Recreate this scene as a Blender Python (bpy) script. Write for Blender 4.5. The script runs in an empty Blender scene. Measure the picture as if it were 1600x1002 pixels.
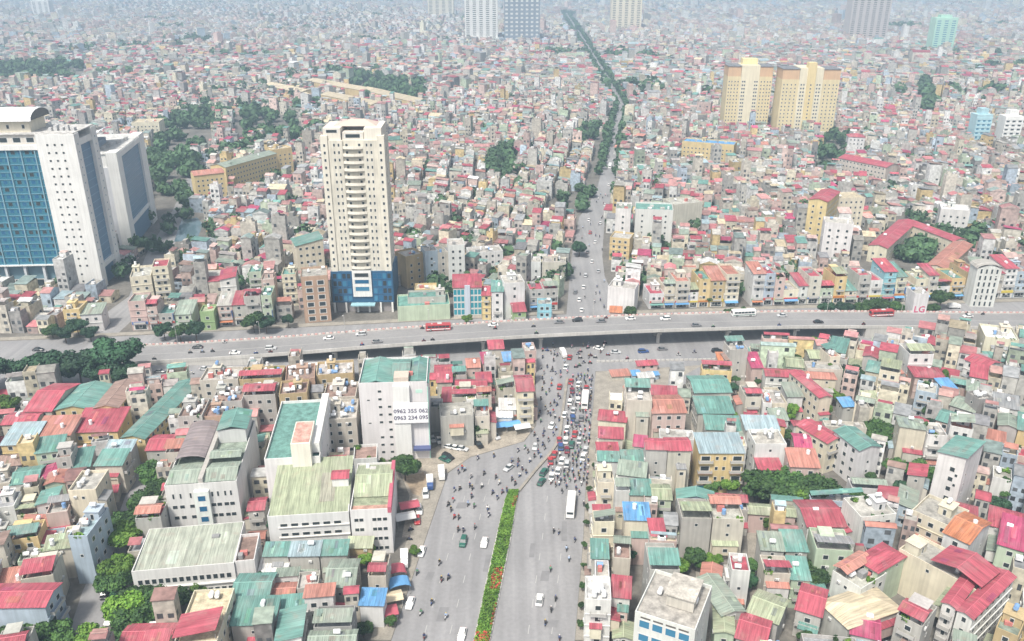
import bpy, math, random
import numpy as np
from mathutils import Vector

# ------------------------------------------------------------------ camera, sky, sun, exposure
SC = bpy.context.scene
COL = SC.collection
FOC, PITCH, CAMZ = 1310.0, math.radians(22.8), 147.0
cam = bpy.data.cameras.new('camera'); camo = bpy.data.objects.new('camera', cam); COL.objects.link(camo)
camo.location = (0, 0, CAMZ); camo.rotation_euler = (math.pi/2-PITCH, 0, 0)
cam.sensor_width = 36; cam.lens = 36*FOC/1600; cam.clip_start = 1; cam.clip_end = 20000
SC.camera = camo
SUN_EL, SUN_AZ = 58, 208          # azimuth clockwise from +Y: the sun stands behind the camera, a little to its left
world = bpy.data.worlds.new('World'); SC.world = world; world.use_nodes = True
wn = world.node_tree; wn.nodes.clear()
sky = wn.nodes.new('ShaderNodeTexSky'); sky.sky_type = 'NISHITA'; sky.sun_disc = False
sky.sun_elevation = math.radians(SUN_EL); sky.sun_rotation = math.radians(SUN_AZ)
sky.air_density = 1.0; sky.dust_density = 4.0; sky.ozone_density = 1.0
hs = wn.nodes.new('ShaderNodeHueSaturation'); hs.inputs['Saturation'].default_value = 0.35
bg = wn.nodes.new('ShaderNodeBackground'); bg.inputs[1].default_value = 0.10
wo = wn.nodes.new('ShaderNodeOutputWorld')
wn.links.new(sky.outputs[0], hs.inputs['Color']); wn.links.new(hs.outputs[0], bg.inputs[0]); wn.links.new(bg.outputs[0], wo.inputs[0])
sl = bpy.data.lights.new('sun', 'SUN'); sl.energy = 2.7; sl.angle = math.radians(8); sl.color = (1.0, 0.94, 0.84)
so = bpy.data.objects.new('sun', sl); COL.objects.link(so)
_e, _a = math.radians(SUN_EL), math.radians(SUN_AZ)
so.rotation_euler = Vector((math.sin(_a)*math.cos(_e), math.cos(_a)*math.cos(_e), math.sin(_e))).to_track_quat('Z', 'Y').to_euler()
so.location = (0, 0, 400)
SC.view_settings.view_transform = 'Standard'; SC.view_settings.look = 'None'
SC.view_settings.gamma = 1; SC.view_settings.use_curve_mapping = False
SC.view_settings.exposure = 0.79
SC.cycles.max_bounces = 5; SC.cycles.diffuse_bounces = 2; SC.cycles.glossy_bounces = 2; SC.cycles.volume_bounces = 0
SC.cycles.use_denoising = True
HAZE = 0.00031

# ------------------------------------------------------------------ helpers
rnd = random.Random(11)
rng = np.random.default_rng(5)
PI = math.pi
def G(px, py, z=0.0):
    """the point at height z that a pixel of the 1600 x 1002 photograph shows"""
    a, b = (px-800)/FOC, (py-501)/FOC
    dy = math.cos(PITCH)-b*math.sin(PITCH); dz = -math.sin(PITCH)-b*math.cos(PITCH)
    t = (z-CAMZ)/dz
    return (a*t, dy*t)

class MB:
    def __init__(s): s.v = []; s.f = []; s.m = []
    def poly(s, pts, m=0):
        n = len(s.v); s.v += [tuple(p) for p in pts]; s.f.append(tuple(range(n, n+len(pts)))); s.m.append(m)
    def box(s, x0, x1, y0, y1, z0, z1, m=0, bottom=True, top=True):
        n = len(s.v)
        s.v += [(x0,y0,z0),(x1,y0,z0),(x1,y1,z0),(x0,y1,z0),(x0,y0,z1),(x1,y0,z1),(x1,y1,z1),(x0,y1,z1)]
        fs = [(0,1,5,4),(1,2,6,5),(2,3,7,6),(3,0,4,7)]
        if top: fs.append((4,5,6,7))
        if bottom: fs.append((3,2,1,0))
        s.f += [tuple(n+i for i in f) for f in fs]; s.m += [m]*len(fs)
    def bar(s, a, b, r=0.05, m=0, n=4):
        a, b = Vector(a), Vector(b); d = (b-a).normalized()
        u = d.orthogonal().normalized(); w = d.cross(u); k = len(s.v)
        for c in (a, b):
            for i in range(n):
                t = 2*PI*(i+.5)/n; s.v.append(tuple(c+u*math.cos(t)*r+w*math.sin(t)*r))
        for i in range(n):
            j = (i+1) % n; s.f.append((k+i, k+j, k+n+j, k+n+i)); s.m.append(m)
        s.f.append(tuple(k+n-1-i for i in range(n))); s.f.append(tuple(k+n+i for i in range(n))); s.m += [m, m]
    def prism(s, pts, z0, z1, m=0, mt=None):
        n = len(pts); k = len(s.v)
        s.v += [(p[0],p[1],z0) for p in pts]+[(p[0],p[1],z1) for p in pts]
        for i in range(n):
            j = (i+1) % n; s.f.append((k+i,k+j,k+n+j,k+n+i)); s.m.append(m)
        s.f.append(tuple(k+n+i for i in range(n))); s.m.append(m if mt is None else mt)
    def slab(s, top, th, m=0):
        """a thin solid: a list of top polygons sharing an outline, thickened downwards"""
        for p in top:
            n = len(p); k = len(s.v)
            s.v += [tuple(q) for q in p]+[(q[0],q[1],q[2]-th) for q in p]
            s.f.append(tuple(k+i for i in range(n))); s.f.append(tuple(k+n+n-1-i for i in range(n))); s.m += [m, m]
            for i in range(n):
                j = (i+1) % n; s.f.append((k+j,k+i,k+n+i,k+n+j)); s.m.append(m)
    def mesh(s, name, mats, smooth=False):
        me = bpy.data.meshes.new(name); me.from_pydata(s.v, [], s.f)
        for mt in (mats if isinstance(mats, (list, tuple)) else [mats]): me.materials.append(mt)
        if any(s.m): me.polygons.foreach_set('material_index', s.m)
        if smooth: me.polygons.foreach_set('use_smooth', [True]*len(s.f))
        me.update(); return me

def tag(o, label=None, cat=None, group=None, kind=None):
    if label: o['label'] = label
    if cat: o['category'] = cat
    if group: o['group'] = group
    if kind: o['kind'] = kind
    return o
def ob(name, me, parent=None, loc=(0,0,0), rz=0.0, sc=None, col=None):
    o = bpy.data.objects.new(name, me); COL.objects.link(o)
    if parent is not None: o.parent = parent
    o.location = loc
    if rz: o.rotation_euler = (0, 0, rz)
    if sc: o.scale = sc
    if col: o.color = (col[0], col[1], col[2], 1)
    return o
def thing(name, label, cat, loc, rz=0.0, group=None):
    o = ob(name, None, None, loc, rz); o.empty_display_size = 0.5
    return tag(o, label, cat, group)
def copy_tree(o, parent=None):
    c = o.copy(); COL.objects.link(c); c.parent = parent
    for ch in o.children: copy_tree(ch, c)
    return c

# ------------------------------------------------------------------ materials
def nodes(name):
    m = bpy.data.materials.new(name); m.use_nodes = True
    nt = m.node_tree; b = nt.nodes['Principled BSDF']
    return m, nt, b
def N(nt, t, **kw):
    n = nt.nodes.new(t)
    for k, v in kw.items(): setattr(n, k, v)
    return n
def noise(nt, scale, detail=3, vec=None, vscale=None):
    t = N(nt, 'ShaderNodeTexNoise'); t.inputs['Scale'].default_value = scale; t.inputs['Detail'].default_value = detail
    if vec is not None:
        if vscale:
            mp = N(nt, 'ShaderNodeMapping'); mp.inputs['Scale'].default_value = vscale
            nt.links.new(vec, mp.inputs['Vector']); vec = mp.outputs[0]
        nt.links.new(vec, t.inputs['Vector'])
    return t.outputs['Fac']
def maprange(nt, src, a, b, c, d):
    r = N(nt, 'ShaderNodeMapRange'); nt.links.new(src, r.inputs[0])
    for i, v in enumerate((a, b, c, d)): r.inputs[i+1].default_value = v
    return r.outputs[0]
def mul(nt, col, fac):
    x = N(nt, 'ShaderNodeMix', data_type='RGBA', blend_type='MULTIPLY'); x.inputs[0].default_value = 1
    nt.links.new(col, x.inputs[6]); nt.links.new(fac, x.inputs[7]); return x.outputs[2]
def mixc(nt, fac, a, b):
    x = N(nt, 'ShaderNodeMix', data_type='RGBA'); nt.links.new(fac, x.inputs[0])
    for i, v in ((6, a), (7, b)):
        if isinstance(v, tuple): x.inputs[i].default_value = (*v, 1)
        else: nt.links.new(v, x.inputs[i])
    return x.outputs[2]
def src_color(nt, base):
    if base == 'object': return N(nt, 'ShaderNodeObjectInfo').outputs['Color']
    if base == 'attr': return N(nt, 'ShaderNodeAttribute', attribute_name='Col').outputs['Color']
    r = N(nt, 'ShaderNodeRGB'); r.outputs[0].default_value = (*base, 1); return r.outputs[0]
def surf(name, base, rough=0.85, blotch=(0.25, 0.8, 1.1), streak=0.0, sheets=None, stain=None, metal=0.0, fine=None, rust=0.0, tracks=False):
    """paint, plaster, sheet metal, asphalt...: a base colour with wear on it"""
    m, nt, b = nodes(name)
    pos = N(nt, 'ShaderNodeNewGeometry').outputs['Position']
    c = src_color(nt, base)
    if blotch: c = mul(nt, c, maprange(nt, noise(nt, blotch[0], 4, pos), .3, .7, blotch[1], blotch[2]))
    if fine: c = mul(nt, c, maprange(nt, noise(nt, fine[0], 2, pos), .3, .7, fine[1], fine[2]))
    if tracks: c = mul(nt, c, maprange(nt, noise(nt, 1.0, 2, pos, (.42, .008, 1)), .35, .65, .88, 1.06))
    if streak: c = mul(nt, c, maprange(nt, noise(nt, 1.0, 3, pos, (1.3, 1.3, .07)), .35, .62, 1-streak, 1.04))
    if sheets:
        tc = N(nt, 'ShaderNodeTexCoord').outputs['Object']; sp = N(nt, 'ShaderNodeSeparateXYZ'); nt.links.new(tc, sp.inputs[0])
        ax = sp.outputs[sheets]
        mm = N(nt, 'ShaderNodeMath', operation='MULTIPLY'); nt.links.new(ax, mm.inputs[0]); mm.inputs[1].default_value = 1.15
        fl = N(nt, 'ShaderNodeMath', operation='FLOOR'); nt.links.new(mm.outputs[0], fl.inputs[0])
        ri = N(nt, 'ShaderNodeObjectInfo').outputs['Random']
        ad = N(nt, 'ShaderNodeMath', operation='ADD'); nt.links.new(fl.outputs[0], ad.inputs[0]); nt.links.new(ri, ad.inputs[1])
        w = N(nt, 'ShaderNodeTexWhiteNoise', noise_dimensions='1D'); nt.links.new(ad.outputs[0], w.inputs['W'])
        c = mul(nt, c, maprange(nt, w.outputs['Value'], 0, 1, .86, 1.1))
        c = mul(nt, c, maprange(nt, noise(nt, 1.0, 4, tc, (2.6, .16, .3) if sheets == 'X' else (.16, 2.6, .3)), .32, .66, .66, 1.14))
        wv = N(nt, 'ShaderNodeMath', operation='SINE'); m2 = N(nt, 'ShaderNodeMath', operation='MULTIPLY')
        nt.links.new(ax, m2.inputs[0]); m2.inputs[1].default_value = 2*PI/0.45; nt.links.new(m2.outputs[0], wv.inputs[0])
        bu = N(nt, 'ShaderNodeBump'); bu.inputs['Strength'].default_value = .5; bu.inputs['Distance'].default_value = .05
        nt.links.new(wv.outputs[0], bu.inputs['Height']); nt.links.new(bu.outputs[0], b.inputs['Normal'])
    if rust:
        f = maprange(nt, noise(nt, .45, 5, pos), .56, .72, 0, rust)
        c = mixc(nt, f, c, (.33, .24, .19))
    if stain:
        f = maprange(nt, noise(nt, stain[0], 5, pos), stain[1], stain[2], 0, stain[3]); c = mixc(nt, f, c, stain[4])
    nt.links.new(c, b.inputs['Base Color']); b.inputs['Roughness'].default_value = rough; b.inputs['Metallic'].default_value = metal
    return m
def plain(name, col, rough=.6, metal=0.0):
    m, nt, b = nodes(name); b.inputs['Base Color'].default_value = (*col, 1); b.inputs['Roughness'].default_value = rough
    b.inputs['Metallic'].default_value = metal; return m
M = {}
M['plaster'] = surf('plaster', 'object', .9, (.22, .84, 1.06), .13)
M['paint'] = surf('paint', 'object', .8, (.15, .93, 1.04), .08)
M['slab'] = surf('roof_slab', 'object', .92, (.5, .58, 1.2), 0, fine=(2.2, .8, 1.12))
M['sheetx'] = surf('sheet_metal_x', 'object', .7, (.3, .84, 1.1), 0, sheets='X', rust=.3, stain=(.12, .52, .7, .22, (.42, .36, .34)))
M['sheety'] = surf('sheet_metal_y', 'object', .7, (.3, .84, 1.1), 0, sheets='Y', rust=.3, stain=(.12, .52, .7, .22, (.42, .36, .34)))
M['object'] = surf('object_colour', 'object', .5, None)
M['carpaint'] = surf('car_paint', 'object', .28, None)
M['city'] = surf('city', 'attr', .88, (.05, .75, 1.12), 0, fine=(.6, .68, 1.2))
M['frame'] = plain('window_frame', (.62, .62, .60), .6)
M['pane'] = plain('dark_glass', (.035, .045, .05), .18)
M['paneb'] = plain('blue_glass', (.05, .20, .33), .15)
M['panec'] = plain('curtain_glass', (.02, .12, .24), .16)
M['panet'] = plain('teal_glass', (.035, .26, .33), .2)
M['rail'] = plain('railing', (.45, .44, .42), .6)
M['steel'] = plain('steel', (.62, .63, .64), .32, .85)
M['post'] = plain('post', (.30, .30, .30), .7)
M['tyre'] = plain('rubber', (.02, .02, .02), .8)
M['lampw'] = plain('lamp_glass', (.75, .75, .72), .2)
M['lampr'] = plain('tail_glass', (.4, .02, .02), .3)
M['asphalt'] = surf('asphalt', (.27, .267, .272), .9, (.045, .88, 1.08), 0, tracks=True, fine=(.9, .93, 1.06), stain=(.02, .52, .7, .45, (.22, .217, .226)))
M['concrete'] = surf('concrete', (.52, .505, .475), .9, (.12, .86, 1.08), .1)
M['deck'] = surf('deck_asphalt', (.25, .245, .245), .9, (.06, .85, 1.1), 0, fine=(1.0, .92, 1.06))
M['paving'] = surf('paving', (.31, .285, .245), .92, (.3, .78, 1.12), 0, fine=(2, .85, 1.1))
M['ground'] = surf('ground', (.15, .14, .125), .95, (.08, .7, 1.25), 0, fine=(.7, .8, 1.2))
M['dust'] = surf('dusty_yard', (.36, .32, .265), .95, (.25, .7, 1.15), 0, fine=(1.5, .8, 1.15))
M['patch'] = surf('asphalt_patch', (.21, .208, .213), .9, (.4, .85, 1.1))
M['dirt'] = surf('dirt', (.37, .29, .21), .95, (.2, .75, 1.15), 0, fine=(1.2, .8, 1.15))
M['white_line'] = plain('road_paint', (.42, .42, .41), .8)
M['water'] = plain('water', (.10, .16, .19), .08)
M['bark'] = plain('bark', (.11, .08, .055), .9)
def leaf_mat(name, a, b, c):
    m, nt, p = nodes(name)
    pos = N(nt, 'ShaderNodeNewGeometry').outputs['Position']
    n1 = noise(nt, .55, 3, pos); n2 = noise(nt, 3.0, 1, pos)
    col = mixc(nt, maprange(nt, n1, .35, .65, 0, 1), a, b)
    col = mixc(nt, maprange(nt, n2, .5, .8, 0, .7), col, c)
    col = mul(nt, col, maprange(nt, N(nt, 'ShaderNodeObjectInfo').outputs['Random'], 0, 1, .7, 1.35)); col = mul(nt, col, maprange(nt, noise(nt, .06, 2, pos), .35, .65, .7, 1.35))
    nt.links.new(col, p.inputs['Base Color']); p.inputs['Roughness'].default_value = .75; return m
M['leaf'] = leaf_mat('leaves', (.022, .062, .018), (.05, .115, .022), (.10, .17, .035))
M['leafd'] = leaf_mat('dark_leaves', (.016, .055, .028), (.028, .085, .032), (.05, .12, .045))
M['leafy'] = leaf_mat('bright_leaves', (.06, .15, .015), (.12, .23, .025), (.20, .29, .05))
M['leafw'] = leaf_mat('wood_leaves', (.035, .085, .04), (.065, .135, .05), (.11, .18, .07))
M['flower'] = leaf_mat('red_flowers', (.28, .035, .025), (.36, .05, .035), (.12, .14, .03))

WALL = dict(w=(.66,.66,.645), c=(.66,.61,.48), y=(.64,.50,.26), g=(.45,.44,.41), b=(.55,.515,.445), p=(.57,.44,.40), n=(.47,.55,.42), u=(.42,.50,.58), d=(.29,.28,.27), o=(.48,.37,.21), v=(.30,.42,.20), q=(.30,.55,.62), x=(.44,.30,.22))
WNAME = dict(w='white', c='cream', y='yellow', g='grey', b='beige', p='pale pink', n='pale green', u='pale blue', d='dark grey', o='ochre', v='green', q='turquoise', x='brown')
ROOF = dict(r=(.40,.085,.115), m=(.42,.07,.15), s=(.47,.21,.165), t=(.145,.30,.265), g=(.28,.335,.28), l=(.35,.39,.265), k=(.29,.30,.31), b=(.13,.33,.60), n=(.29,.20,.17), c=(.43,.415,.38), e=(.56,.48,.34), w=(.66,.66,.65), o=(.52,.20,.10), a=(.33,.43,.47))
RNAME = dict(r='red', m='magenta', s='salmon', t='teal', g='grey green', l='light green', k='dark grey', b='blue', n='brown', c='concrete', e='beige', w='white', o='orange', a='blue grey')
# ------------------------------------------------------------------ small shared meshes
def mk_window(pane, frame='frame'):
    b = MB(); t = .09
    b.box(-.5, .5, -.05, .02, 0, t, 0); b.box(-.5, .5, -.05, .02, 1-t, 1, 0)
    b.box(-.5, -.5+t, -.05, .02, t, 1-t, 0); b.box(.5-t, .5, -.05, .02, t, 1-t, 0)
    b.poly([(-.5+t,-.012,t),(.5-t,-.012,t),(.5-t,-.012,1-t),(-.5+t,-.012,1-t)], 1)
    return b.mesh('window', [M[frame], M[pane]])
M['tealframe'] = plain('teal_frame', (.05, .20, .28), .4); M['blueframe'] = plain('blue_frame', (.03, .13, .28), .4)
WIN = {k: mk_window(k) for k in ('pane', 'paneb', 'panec', 'panet')}; WIN['tealf'] = mk_window('panec', 'tealframe'); WIN['bluef'] = mk_window('panec', 'blueframe'); WIN['tealp'] = mk_window('pane', 'tealframe'); WIN['bluep'] = mk_window('pane', 'blueframe'); WIN['blueb'] = mk_window('paneb', 'blueframe')
def mk_balcony():
    b = MB(); b.box(-.5, .5, -1.0, 0, -.12, 0, 0); b.box(-.5, .5, -1.0, -.94, 0, .85, 1)
    b.box(-.5, -.48, -.94, 0, 0, .85, 1); b.box(.48, .5, -.94, 0, 0, .85, 1); return b.mesh('balcony', [M['object'], M['rail']])
BALC = mk_balcony()
def mk_tank():
    b = MB(); b.bar((-.75,0,1.15), (.75,0,1.15), .55, 0, 10)
    for x in (-.5, .5):
        for y in (-.35, .35): b.box(x-.05, x+.05, y-.05, y+.05, 0, .85, 1)
    b.box(-.6, .6, -.06, .06, 1.68, 1.74, 0)
    return b.mesh('water_tank', [M['object'], M['post']])
TANK = mk_tank()
def mk_vtank():
    b = MB(); b.bar((0,0,.5), (0,0,1.9), .55, 0, 10); b.bar((0,0,1.9), (0,0,2.02), .25, 0, 8); b.box(-.5,.5,-.5,.5,0,.5,1)
    return b.mesh('water_tank', [M['object'], M['post']])
VTANK = mk_vtank()
def mk_unit(mat): b = MB(); b.box(-.5,.5,-.5,.5,0,1,0); return b.mesh('block', M[mat])
POST = mk_unit('post'); BLOCK = mk_unit('object'); PBLOCK = mk_unit('plaster'); CBLOCK = mk_unit('concrete')
def mk_ac(): b = MB(); b.box(-.45,.45,-.35,0,0,.6,0); b.bar((-.1,-.36,.3),(-.1,-.38,.3),.22,1,8); return b.mesh('air_conditioner', [M['frame'], M['post']])
ACU = mk_ac()
def leaf_cloud(name, lobes, per, size, mat, seed, shell=.55):
    """leaf clumps: small faces scattered through overlapping lobes"""
    r = np.random.default_rng(seed); V = []; k = 0
    for (cx, cy, cz, rx, rz) in lobes:
        d = r.normal(size=(per, 3)); d /= np.linalg.norm(d, axis=1)[:, None]
        rad = (shell+(1-shell)*r.random(per))[:, None]
        p = d*rad*np.array([rx, rx, rz])+np.array([cx, cy, cz])
        u = r.normal(size=(per, 3)); u -= d*(u*d).sum(1)[:, None]*.6; u /= np.linalg.norm(u, axis=1)[:, None]
        w = np.cross(u, d+r.normal(size=(per, 3))*.5); w /= np.linalg.norm(w, axis=1)[:, None]+1e-6
        s = (size*(.6+.8*r.random(per)))[:, None]
        V.append(np.stack([p-u*s-w*s*.6, p+u*s*.8-w*s*.8, p+u*s+w*s*.7, p-u*s*.7+w*s], 1).reshape(-1, 3))
    V = np.concatenate(V); n = len(V)//4
    me = bpy.data.meshes.new(name); me.vertices.add(4*n); me.vertices.foreach_set('co', V.ravel())
    me.loops.add(4*n); me.loops.foreach_set('vertex_index', np.arange(4*n, dtype=np.int32))
    me.polygons.add(n); me.polygons.foreach_set('loop_start', np.arange(0, 4*n, 4, dtype=np.int32))
    me.materials.append(M[mat]); me.update(calc_edges=True); return me
PLANTS = [leaf_cloud('potted_plant', [(rnd.uniform(-.8,.8), rnd.uniform(-.4,.4), .55, .5, .5) for _ in range(4)], 40, .16, m, 3+i) for i, m in enumerate(('leaf', 'leafy'))]

# ------------------------------------------------------------------ footprints and places
FP = []; GRID = {}
def corners(x, y, rz, w, d):
    c, s = math.cos(rz), math.sin(rz)
    return [(x+c*a-s*b, y+s*a+c*b) for a, b in ((-w/2,-d/2),(w/2,-d/2),(w/2,d/2),(-w/2,d/2))]
def sat(A, B):
    for P_, Q_ in ((A, B), (B, A)):
        for i in range(4):
            ex, ey = P_[(i+1) % 4][0]-P_[i][0], P_[(i+1) % 4][1]-P_[i][1]; nx, ny = -ey, ex
            a = [nx*p[0]+ny*p[1] for p in A]; b = [nx*p[0]+ny*p[1] for p in B]
            if max(a) <= min(b)+1e-6 or max(b) <= min(a)+1e-6: return False
    return True
def cells(C, m=0):
    xs = [p[0] for p in C]; ys = [p[1] for p in C]
    for i in range(int((min(xs)-m)//20), int((max(xs)+m)//20)+1):
        for j in range(int((min(ys)-m)//20), int((max(ys)+m)//20)+1): yield (i, j)
def reserve(x, y, rz, w, d):
    C = corners(x, y, rz, w, d); k = len(FP); FP.append(C)
    for q in cells(C): GRID.setdefault(q, []).append(k)
def reserve_quad(C):
    k = len(FP); FP.append(C)
    for q in cells(C): GRID.setdefault(q, []).append(k)
def blocked(x, y, rz, w, d):
    C = corners(x, y, rz, w, d); seen = set()
    for q in cells(C):
        for k in GRID.get(q, ()):
            if k not in seen:
                seen.add(k)
                if sat(C, FP[k]): return True
    return False
def inpoly(x, y, P_):
    r = False; n = len(P_)
    for i in range(n):
        x1, y1 = P_[i]; x2, y2 = P_[i-1]
        if (y1 > y) != (y2 > y) and x < (x2-x1)*(y-y1)/(y2-y1)+x1: r = not r
    return r
KEEP = []          # open ground: roads, yards, parks, ponds
def keepout(P_):
    KEEP.append((min(p[0] for p in P_), max(p[0] for p in P_), min(p[1] for p in P_), max(p[1] for p in P_), P_))
def open_ground(x, y, rz, w, d):
    C = corners(x, y, rz, w, d); pts = C+[(x, y)]+[((C[i][0]+C[i-1][0])/2, (C[i][1]+C[i-1][1])/2) for i in range(4)]
    for a, b, c, e, P_ in KEEP:
        if x < a-20 or x > b+20 or y < c-20 or y > e+20: continue
        for p in pts:
            if inpoly(p[0], p[1], P_): return True
    return False

# ------------------------------------------------------------------ ground, roads, water
def sheet(name, pts, z, mat, kind='structure'):
    b = MB(); b.poly([(p[0], p[1], z) for p in pts]); return tag(ob(name, b.mesh(name, M[mat])), kind=kind)
def raised(name, pts, z0, z1, mat, kind='structure'):
    b = MB(); b.prism(pts, z0, z1); return tag(ob(name, b.mesh(name, M[mat])), kind=kind)
sheet('ground', [(-9000,-700),(9000,-700),(9000,12000),(-9000,12000)], 0, 'ground')
AVE_L = [(-46,40),(-28.6,154),(-24.5,188.7),(-20.2,225.2),(-13.6,234.5),(4.3,244.6),(8.5,255.3),(9.4,298)]
AVE_R = [(0,40),(14.9,154),(19.8,191.5),(23.4,225.2),(31.9,287),(33,298)]
AVE = AVE_L+AVE_R[::-1]
EW = [(-420,240),(-300,262),(-150,285),(-100,294),(8,298),(36,298),(80,304),(126,321),(260,333),(480,345), (480,392),(260,374),(50,358),(25,357),(-68,345),(-170,332),(-300,318),(-420,300)]
NR_L = [(25,356),(33,442),(43,520),(60,586),(77,694),(98,846),(118,970),(130,1274),(151,2004),(181,3190)]
NR_R = [(50,357),(48,410),(50,442),(59.3,520),(72,586),(88,694),(110,846),(131,970),(143,1274),(166,2004),(198,3190)]
NR = NR_L+NR_R[::-1]
_lc = [(-92,100), G(128,1002), G(152,925), G(180,860), G(207,800), G(229,738), G(244,690), (-118,288)]
LST = [(x-3.8, y) for x, y in _lc]+[(x+3.8, y) for x, y in _lc[::-1]]
FLR = [(-190,333),(-186,380),(-205,450),(-224,540),(-260,680),(-248,682),(-212,540),(-192,450),(-172,380),(-172,333)]
ALLEY = [(70.5,300),(47,170),(44,150),(46.5,150),(49.5,170),(73,300)]
ALLEY2 = [(88,290),(62,176),(56,150),(58.5,150),(64.5,176),(90.5,290)]
DIAG = [G(962,650), G(1030,606), G(1120,558), G(1150,545), G(1165,549), G(1125,568), G(1040,618), G(975,658)]
sheet('avenue', AVE, .006, 'asphalt'); sheet('cross_road', EW, .010, 'asphalt'); sheet('north_road', NR, .014, 'asphalt')
sheet('side_street', LST, .018, 'asphalt'); sheet('canal_road', FLR, .022, 'asphalt'); sheet('lane', ALLEY, .026, 'paving'); sheet('lane', ALLEY2, .026, 'paving')
sheet('diagonal_road', DIAG, .030, 'asphalt')
SITE = [(33.2,297.5),(31.5,286),(29.8,262),(46,262),G(1000,625),G(1090,575),(80,304)]
sheet('building_site', SITE, .034, 'paving')
YARD = [G(640,775), G(622,730), G(668,705), G(700,690), G(800,655), G(835,668), G(818,690), G(735,714), G(700,738), G(655,840), G(628,840)]
sheet('yard', YARD, .038, 'dust')
DIRT = [G(645,772), G(630,745), G(662,738), G(668,752), G(655,775)]
sheet('dirt_yard', DIRT, .042, 'dirt')
POND = [G(272,378), G(283,345), G(308,340), G(318,352), G(306,376)]
sheet('pond', POND, .03, 'water')
for P_ in (AVE, EW, NR, LST, FLR, ALLEY, ALLEY2, DIAG, SITE, YARD, DIRT, POND): keepout(P_)
# pavements with a kerb step along the avenue
RSW = AVE_R[1:5]; rs = [(x+.1, y) for x, y in RSW]+[(x+4.6, y) for x, y in RSW[::-1]]
raised('pavement', rs, 0, .14, 'paving'); keepout(rs)
LSW = AVE_L[1:4]; ls = [(x-.1, y) for x, y in LSW]+[(x-5.0, y) for x, y in LSW[::-1]]
raised('pavement', ls[::-1], 0, .15, 'paving'); keepout(ls)
nsw = [(50.4,357.6),(260,374.5),(480,392.5),(480,396),(260,378),(49.5,361)]; raised('pavement', nsw, 0, .14, 'paving'); keepout(nsw)
nswl = [(-300,318.5),(-170,332.5),(-68,345.5),(24,357.6),(24,361),(-68,349),(-170,336),(-300,322)]; raised('pavement', nswl, 0, .14, 'paving'); keepout(nswl)
# faint lane lines on the avenue
def lane_line(f, i0, i1, z, dash=3.0, gap=6.0):
    b = MB()
    y = i0
    while y < i1:
        def at(yy):
            for pl in (AVE_L, AVE_R): pass
            L = np.interp(yy, [p[1] for p in AVE_L], [p[0] for p in AVE_L]); Rr = np.interp(yy, [p[1] for p in AVE_R], [p[0] for p in AVE_R])
            return L+(Rr-L)*f
        x0, x1 = at(y), at(y+dash); b.poly([(x0-.07,y,z),(x0+.07,y,z),(x1+.07,y+dash,z),(x1-.07,y+dash,z)]); y += dash+gap
    return tag(ob('lane_marking', b.mesh('lane_marking', M['white_line'])), kind='structure')
for f in (.17, .31, .74, .87): lane_line(f, 120, 224, .016)
for px, py, a, b_ in ((690,960,2.4,5),(760,880,1.6,7),(850,900,2.2,4),(880,830,1.5,9),(720,790,3,3),(830,860,1.4,6),(670,900,1.8,3),(860,975,3,2.4),(800,720,2.5,4),(745,750,1.2,5)):
    x, y = G(px, py); sheet('road_patch', [(x-a/2,y-b_/2),(x+a/2,y-b_/2),(x+a/2+.6,y+b_/2),(x-a/2+.6,y+b_/2)], .0205, 'patch')

# ------------------------------------------------------------------ labels from looks and neighbours
ANCH = [('the flower median', G(770,900)), ('the flower median', G(790,800)), ('the jammed traffic', G(905,680)), ('the jammed traffic', G(905,620)), ('the yellow apartment house', G(1125,740)), ('the leafy grove', G(1230,760)),
 ('the teal-roofed tower', G(1500,780)), ('the teal sheds', G(1115,625)), ('the blue-windowed office', G(1040,990)), ('the beige hipped roof', G(1325,950)), ('the flyover', (100,318)), ('the flyover', (160,325)), ('the flyover', (220,330)),
 ('the building site', G(1010,590)), ('the blank cream hall', G(1565,550)), ('the round dark tree', G(1329,590)), ('the market halls', G(120,655)), ('the shady side street', G(215,820)), ('the shady side street', G(180,950)),
 ('the phone-number block', G(615,700)), ('the green-roofed hotel', G(520,820)), ('the grey-roofed hall', G(290,910)), ('the brown apartment blocks', G(400,620)), ('the blue corner house', G(135,890)), ('the parking yard', G(690,700)),
 ('the cream tower', G(565,488)), ('the glass office slab', G(80,462)), ('the north road', (35,420)), ('the north road', (45,500)), ('the red-roofed school', G(1430,400)), ('the orange-tiled house', G(1505,860)), ('the twin teal sheds', G(395,950))]
STO = {1:'one-storey',2:'two-storey',3:'three-storey',4:'four-storey',5:'five-storey',6:'six-storey',7:'seven-storey'}
def near_phrase(x, y):
    ds = sorted((math.hypot(a[1][0]-x, a[1][1]-y), a[0]) for a in ANCH); n1 = ds[0][1]
    n2 = next(n for _, n in ds if n != n1)
    return n1, n2
SEEN = {}
def mklabel(kind, x, y, h, wall, rtype, rc, extras):
    n1, n2 = near_phrase(x, y)
    st = STO.get(max(1, round(h/3.3)), 'tall')
    rt = 'flat' if rtype == 'f' else {'gx':'gabled','gy':'gabled','hip':'hipped','arch':'arched'}.get(rtype, 'sloping')
    roof = (f'{rt} concrete roof' if rc == 'c' else f'{rt} {RNAME[rc]} roof')
    L = f'{st} {WNAME[wall]} {kind} with {roof}'
    opts = []
    for e in extras: opts.append(f'{L} and {e} by {n1}')
    opts += [f'{L} by {n1}', f'{L} between {n1} and {n2}']
    opts = [o for o in opts if len(o.split()) <= 16]
    for o in sorted(opts, key=lambda s: -len(s)):
        if o not in SEEN: SEEN[o] = 1; return o
    return opts[-1] if opts else f'{L} by {n1}'

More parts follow.
